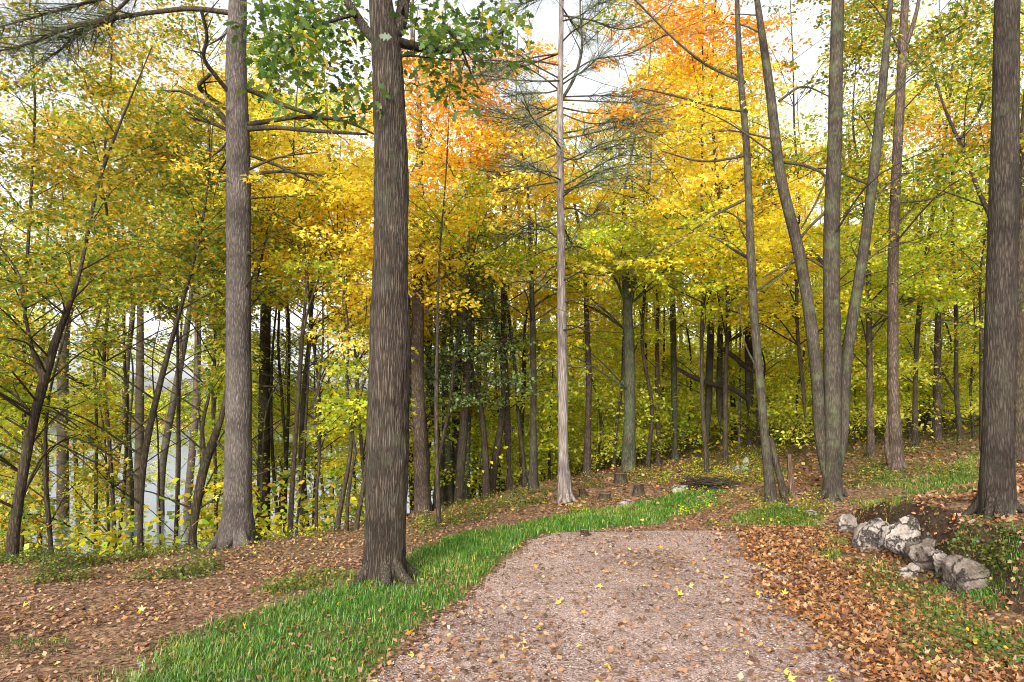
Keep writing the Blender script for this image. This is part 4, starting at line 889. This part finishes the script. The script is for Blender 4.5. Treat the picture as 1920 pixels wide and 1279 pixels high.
# ------------------------------------------------------------------ rocks, stumps, dead wood
def ico(sub):
    import bmesh
    bm = bmesh.new(); bmesh.ops.create_icosphere(bm, subdivisions=sub, radius=1); bm.verts.ensure_lookup_table()
    v = np.array([q.co[:] for q in bm.verts]); f = np.array([[w.index for w in q.verts] for q in bm.faces]); bm.free(); return v, f
ICO = ico(5)
def rock(name, label, px, py, w, h, d, bark, seed=0, Y=None, sink=.3, group=None, rot=0, tilt=0):
    p = on_ground(px, py) if Y is None else np.array([(px - 960) / F * Y, Y, tz((px - 960) / F * Y, Y)])
    v = ICO[0].copy(); rs = np.random.default_rng(seed + 100)
    for k in range(26):       # facets
        nrm = unit(rs.normal(0, 1, 3)); dd = rs.uniform(.42, .85); e = (v @ nrm) - dd; v -= np.maximum(e, 0)[:, None] * nrm * .97
    nz = fbm(v[:, 0] * 2.6 + v[:, 2] * 1.9 + seed * 3, v[:, 1] * 2.6 - v[:, 2] * 1.3, seed, 5) - .45
    v *= (1 + nz * .4 + (fbm(v[:, 0] * 9 + v[:, 2] * 5, v[:, 1] * 9 - v[:, 2] * 6, seed + 9, 3) - .45) * .2)[:, None]
    v *= np.array([w / 2, d / 2, h / 2]) / .8
    ct, st = math.cos(tilt), math.sin(tilt); v = v @ np.array([[ct, 0, -st], [0, 1, 0], [st, 0, ct]])
    c, s_ = math.cos(rot), math.sin(rot); v = v @ np.array([[c, s_, 0], [-s_, c, 0], [0, 0, 1]])
    v += p + np.array([0, 0, h * (.5 - sink)])
    g = MB(); g.add(v, t=ICO[1]); o = g.build(name, M[bark], None, p, False); tag(o, label, 'rock', group); return o
G = 'rocks along the bank'
rock('boulder', 'large pale boulder at the left end of the rocky bank', 1632, 1024, .5, .5, .5, 'palerock', 1, Y=7.75, sink=.2, group=G, rot=.5)
rock('boulder', 'pale split rock leaning against the large pale boulder on its right', 1684, 1040, .36, .46, .4, 'palerock', 2, Y=7.05, sink=.16, group=G, rot=-.3, tilt=.4)
rock('boulder', 'brownish cracked boulder in the middle of the bank', 1726, 1084, .34, .4, .4, 'darkrock', 3, Y=6.55, sink=.15, group=G, rot=.2)
rock('boulder', 'low whitish block at the foot of the brownish cracked boulder', 1702, 1090, .26, .16, .2, 'palerock', 24, Y=6.42, sink=.2, group=G, rot=.2)
rock('boulder', 'upright whitish slab beside the dark hollow in the bank', 1764, 1098, .15, .3, .2, 'palerock', 4, Y=6.12, sink=.12, group=G, tilt=-.3)
rock('boulder', 'brownish mossy boulder at the right end of the bank', 1812, 1108, .36, .4, .4, 'darkrock', 5, Y=5.8, sink=.2, group=G, rot=.7)
rock('boulder', 'small grey rock at the foot of the three-stemmed clump', 1590, 985, .28, .36, .26, 'palerock', 6, Y=8.6, sink=.2, group=G)
rock('field_stone', 'mossy pale stone lying left of the brush heap', 1275, 922, .34, .16, .25, 'greenrock', 11, group='stones beyond the path')
rock('field_stone', 'pale flat stone in front of the stumps', 1174, 948, .24, .13, .2, 'palerock', 12, group='stones beyond the path')
rock('field_stone', 'small pale stone right of the flat one', 1212, 944, .14, .08, .12, 'palerock', 13, group='stones beyond the path')
rock('field_stone', 'greenish stone on the rise behind the brush heap', 1388, 884, .5, .2, .35, 'greenrock', 14, group='stones beyond the path')
rock('field_stone', 'small block shaped stone standing on the greenish stone\'s right', 1398, 876, .16, .26, .16, 'greenrock', 15, group='stones beyond the path')
rock('field_stone', 'pale stone by the foot of the slender leaning trunk', 1490, 955, .2, .1, .16, 'palerock', 16, group='stones beyond the path')
rock('field_stone', 'whitish stone in the grass left of the rocky bank', 1520, 967, .2, .1, .16, 'palerock', 17, group='stones beyond the path')

def stump(label, px, py, w, h, lean=0.0):
    p = on_ground(px, py); root = empty('tree_stump', p); g = MB(); n = 18; th = np.arange(n) / n * 6.283
    rows = []
    for k, (t, r) in enumerate([(-.1, 1.5), (.02, 1.3), (.25, 1.05), (.6, .95), (1.0, .93)]):
        rr = w / 2 * r * (1 + .1 * np.sin(th * 3 + 1) + R.normal(0, .03, n))
        z = h * t + (R.normal(0, .03, n) * h if k == 4 else 0)
        rows.append(np.stack([p[0] + rr * np.cos(th) + lean * h * max(t, 0), p[1] + rr * np.sin(th), p[2] + z + 0 * th], 1))
    V = np.concatenate(rows); i = np.arange(4)[:, None] * n; j = np.arange(n)[None]; kk = (j + 1) % n
    g.add(V, np.stack([i + j, i + kk, i + n + kk, i + n + j], -1).reshape(-1, 4)); g.build('bark', M['darkbark'], root, p, True)
    c = MB(); top = rows[-1]; cen = top.mean(0); r2 = cen + (top - cen) * .97 + np.array([0, 0, .003])
    c.add(np.concatenate([r2, [cen + np.array([0, 0, .01])]]), t=[(a, (a + 1) % n, n) for a in range(n)]); c.build('cut_face', M['cutwood'], root, p)
    tag(root, label, 'stump', 'tree stumps beyond the path')
stump('tallest tree stump, in front of the mossy trunk', 1163, 907, .22, .17)
stump('small dark stump nearest the pale pine', 1093, 930, .12, .12, -.2)
stump('broad low stump in the middle of the four stumps', 1131, 938, .2, .1, .3)
stump('squarish upright stump farthest right of the stumps', 1197, 928, .17, .17)
stump('tiny weathered stump at the far edge of the gravel path', 1096, 1006, .1, .08)

def stick(name, label, pts, Y, bark, cat='branch', dend=0):
    P, r = trunk_path(pts, Y); P[:, 1] += np.linspace(0, dend, len(P)); g = MB(); s_ = smooth_path(np.column_stack([P, r]), 12); tube(g, s_[:, :3], s_[:, 3], 9, .12, 4)
    tag(g.build(name, M[bark], None, P[0], True), label, cat)
Yk = hit(1470, 942)
stick('dead_stem', 'broken dead stem leaning left beside the slender leaning trunk', [(1473, 944, 15), (1464, 900, 13), (1452, 855, 12), (1446, 820, 9)], Yk, 'darkbark', 'dead stem')
stick('dead_stem', 'short upright dead stake right of the broken leaning stem', [(1485, 934, 13), (1483, 895, 11), (1480, 852, 9)], hit(1485, 930), 'deadwood', 'dead stem')
stick('fallen_branch', 'thick dark fallen limb hung across the twin grey trunks', [(1268, 690, 6), (1300, 708, 9), (1340, 722, 9), (1375, 730, 10), (1405, 752, 9)], 16.6, 'darkbark')
stick('fallen_branch', 'upper dark limb slanting down right of the twin grey trunks', [(1348, 650, 7), (1375, 668, 9), (1400, 690, 9), (1420, 700, 6)], 16.4, 'darkbark')
stick('fallen_log', 'dark mossy log lying in the shade beyond the slender leaning trunk', [(1448, 828, 30), (1475, 826, 32), (1510, 826, 26)], 19, 'darkbark', 'log', 1.0)
stick('fallen_log', 'grey log lying on the bank left of the pale pine', [(972, 938, 9), (1000, 940, 10), (1032, 938, 9)], hit(1000, 944), 'deadwood', 'log', .2)
# heap of dark brush
g = MB(); c0 = on_ground(1330, 915)
for k in range(120):
    a_ = R.random() * 6.28; p = c0 + np.array([R.normal(0, .2), R.normal(0, .12), R.uniform(.02, .14)]); d = np.array([math.cos(a_), math.sin(a_), R.normal(0, .22)]) * R.uniform(.12, .3)
    tube(g, np.array([p - d, p + R.normal(0, .02, 3), p + d]), [.008, .009, .004], 5)
tag(g.build('brush_heap', M['darkbark'], None, c0, True), 'low heap of dark brushwood and dead twigs on the rise', 'brush heap')

# ------------------------------------------------------------------ camera, sky, sun
cam = bpy.data.cameras.new('camera'); co = bpy.data.objects.new('camera', cam); col.objects.link(co); scene.camera = co
co.location = (0, 0, CZ); co.rotation_euler = (math.pi / 2, 0, 0); cam.sensor_width = 36; cam.sensor_fit = 'HORIZONTAL'; cam.lens = 36 * F / 1920; cam.shift_y = (HY - 639.5) / 1920
cam.clip_end = 1000; cam.clip_start = .05
EL, AZ = math.radians(27), math.radians(-163)      # azimuth of the sun clockwise from +Y
wd = bpy.data.worlds.new('World'); scene.world = wd; wd.use_nodes = True; nt = wd.node_tree
bg = nt.nodes['Background']; sky = nt.nodes.new('ShaderNodeTexSky'); sky.sky_type = 'NISHITA'; sky.sun_disc = False; sky.sun_elevation = EL; sky.sun_rotation = AZ; sky.dust_density = 3.0; sky.air_density = 1.0
hs = nt.nodes.new('ShaderNodeHueSaturation'); hs.inputs['Saturation'].default_value = .12; nt.links.new(sky.outputs[0], hs.inputs['Color']); nt.links.new(hs.outputs[0], bg.inputs[0]); bg.inputs[1].default_value = .15
sd = bpy.data.lights.new('sun', 'SUN'); so = bpy.data.objects.new('sun', sd); col.objects.link(so)
sd.energy = 2.2; sd.angle = math.radians(28); sd.color = (1, .95, .88)
from mathutils import Vector
dv = Vector((math.sin(AZ) * math.cos(EL), math.cos(AZ) * math.cos(EL), math.sin(EL)))
so.rotation_euler = dv.to_track_quat('Z', 'Y').to_euler()
vs = scene.view_settings; vs.view_transform = 'Standard'; vs.look = 'None'; vs.gamma = 1; vs.exposure = 1.26
cy = scene.cycles; cy.max_bounces = 7; cy.diffuse_bounces = 4; cy.transmission_bounces = 5; cy.glossy_bounces = 2; cy.caustics_reflective = False; cy.caustics_refractive = False
cy.use_denoising = True; cy.filter_width = 1.0; cy.sample_clamp_indirect = 8
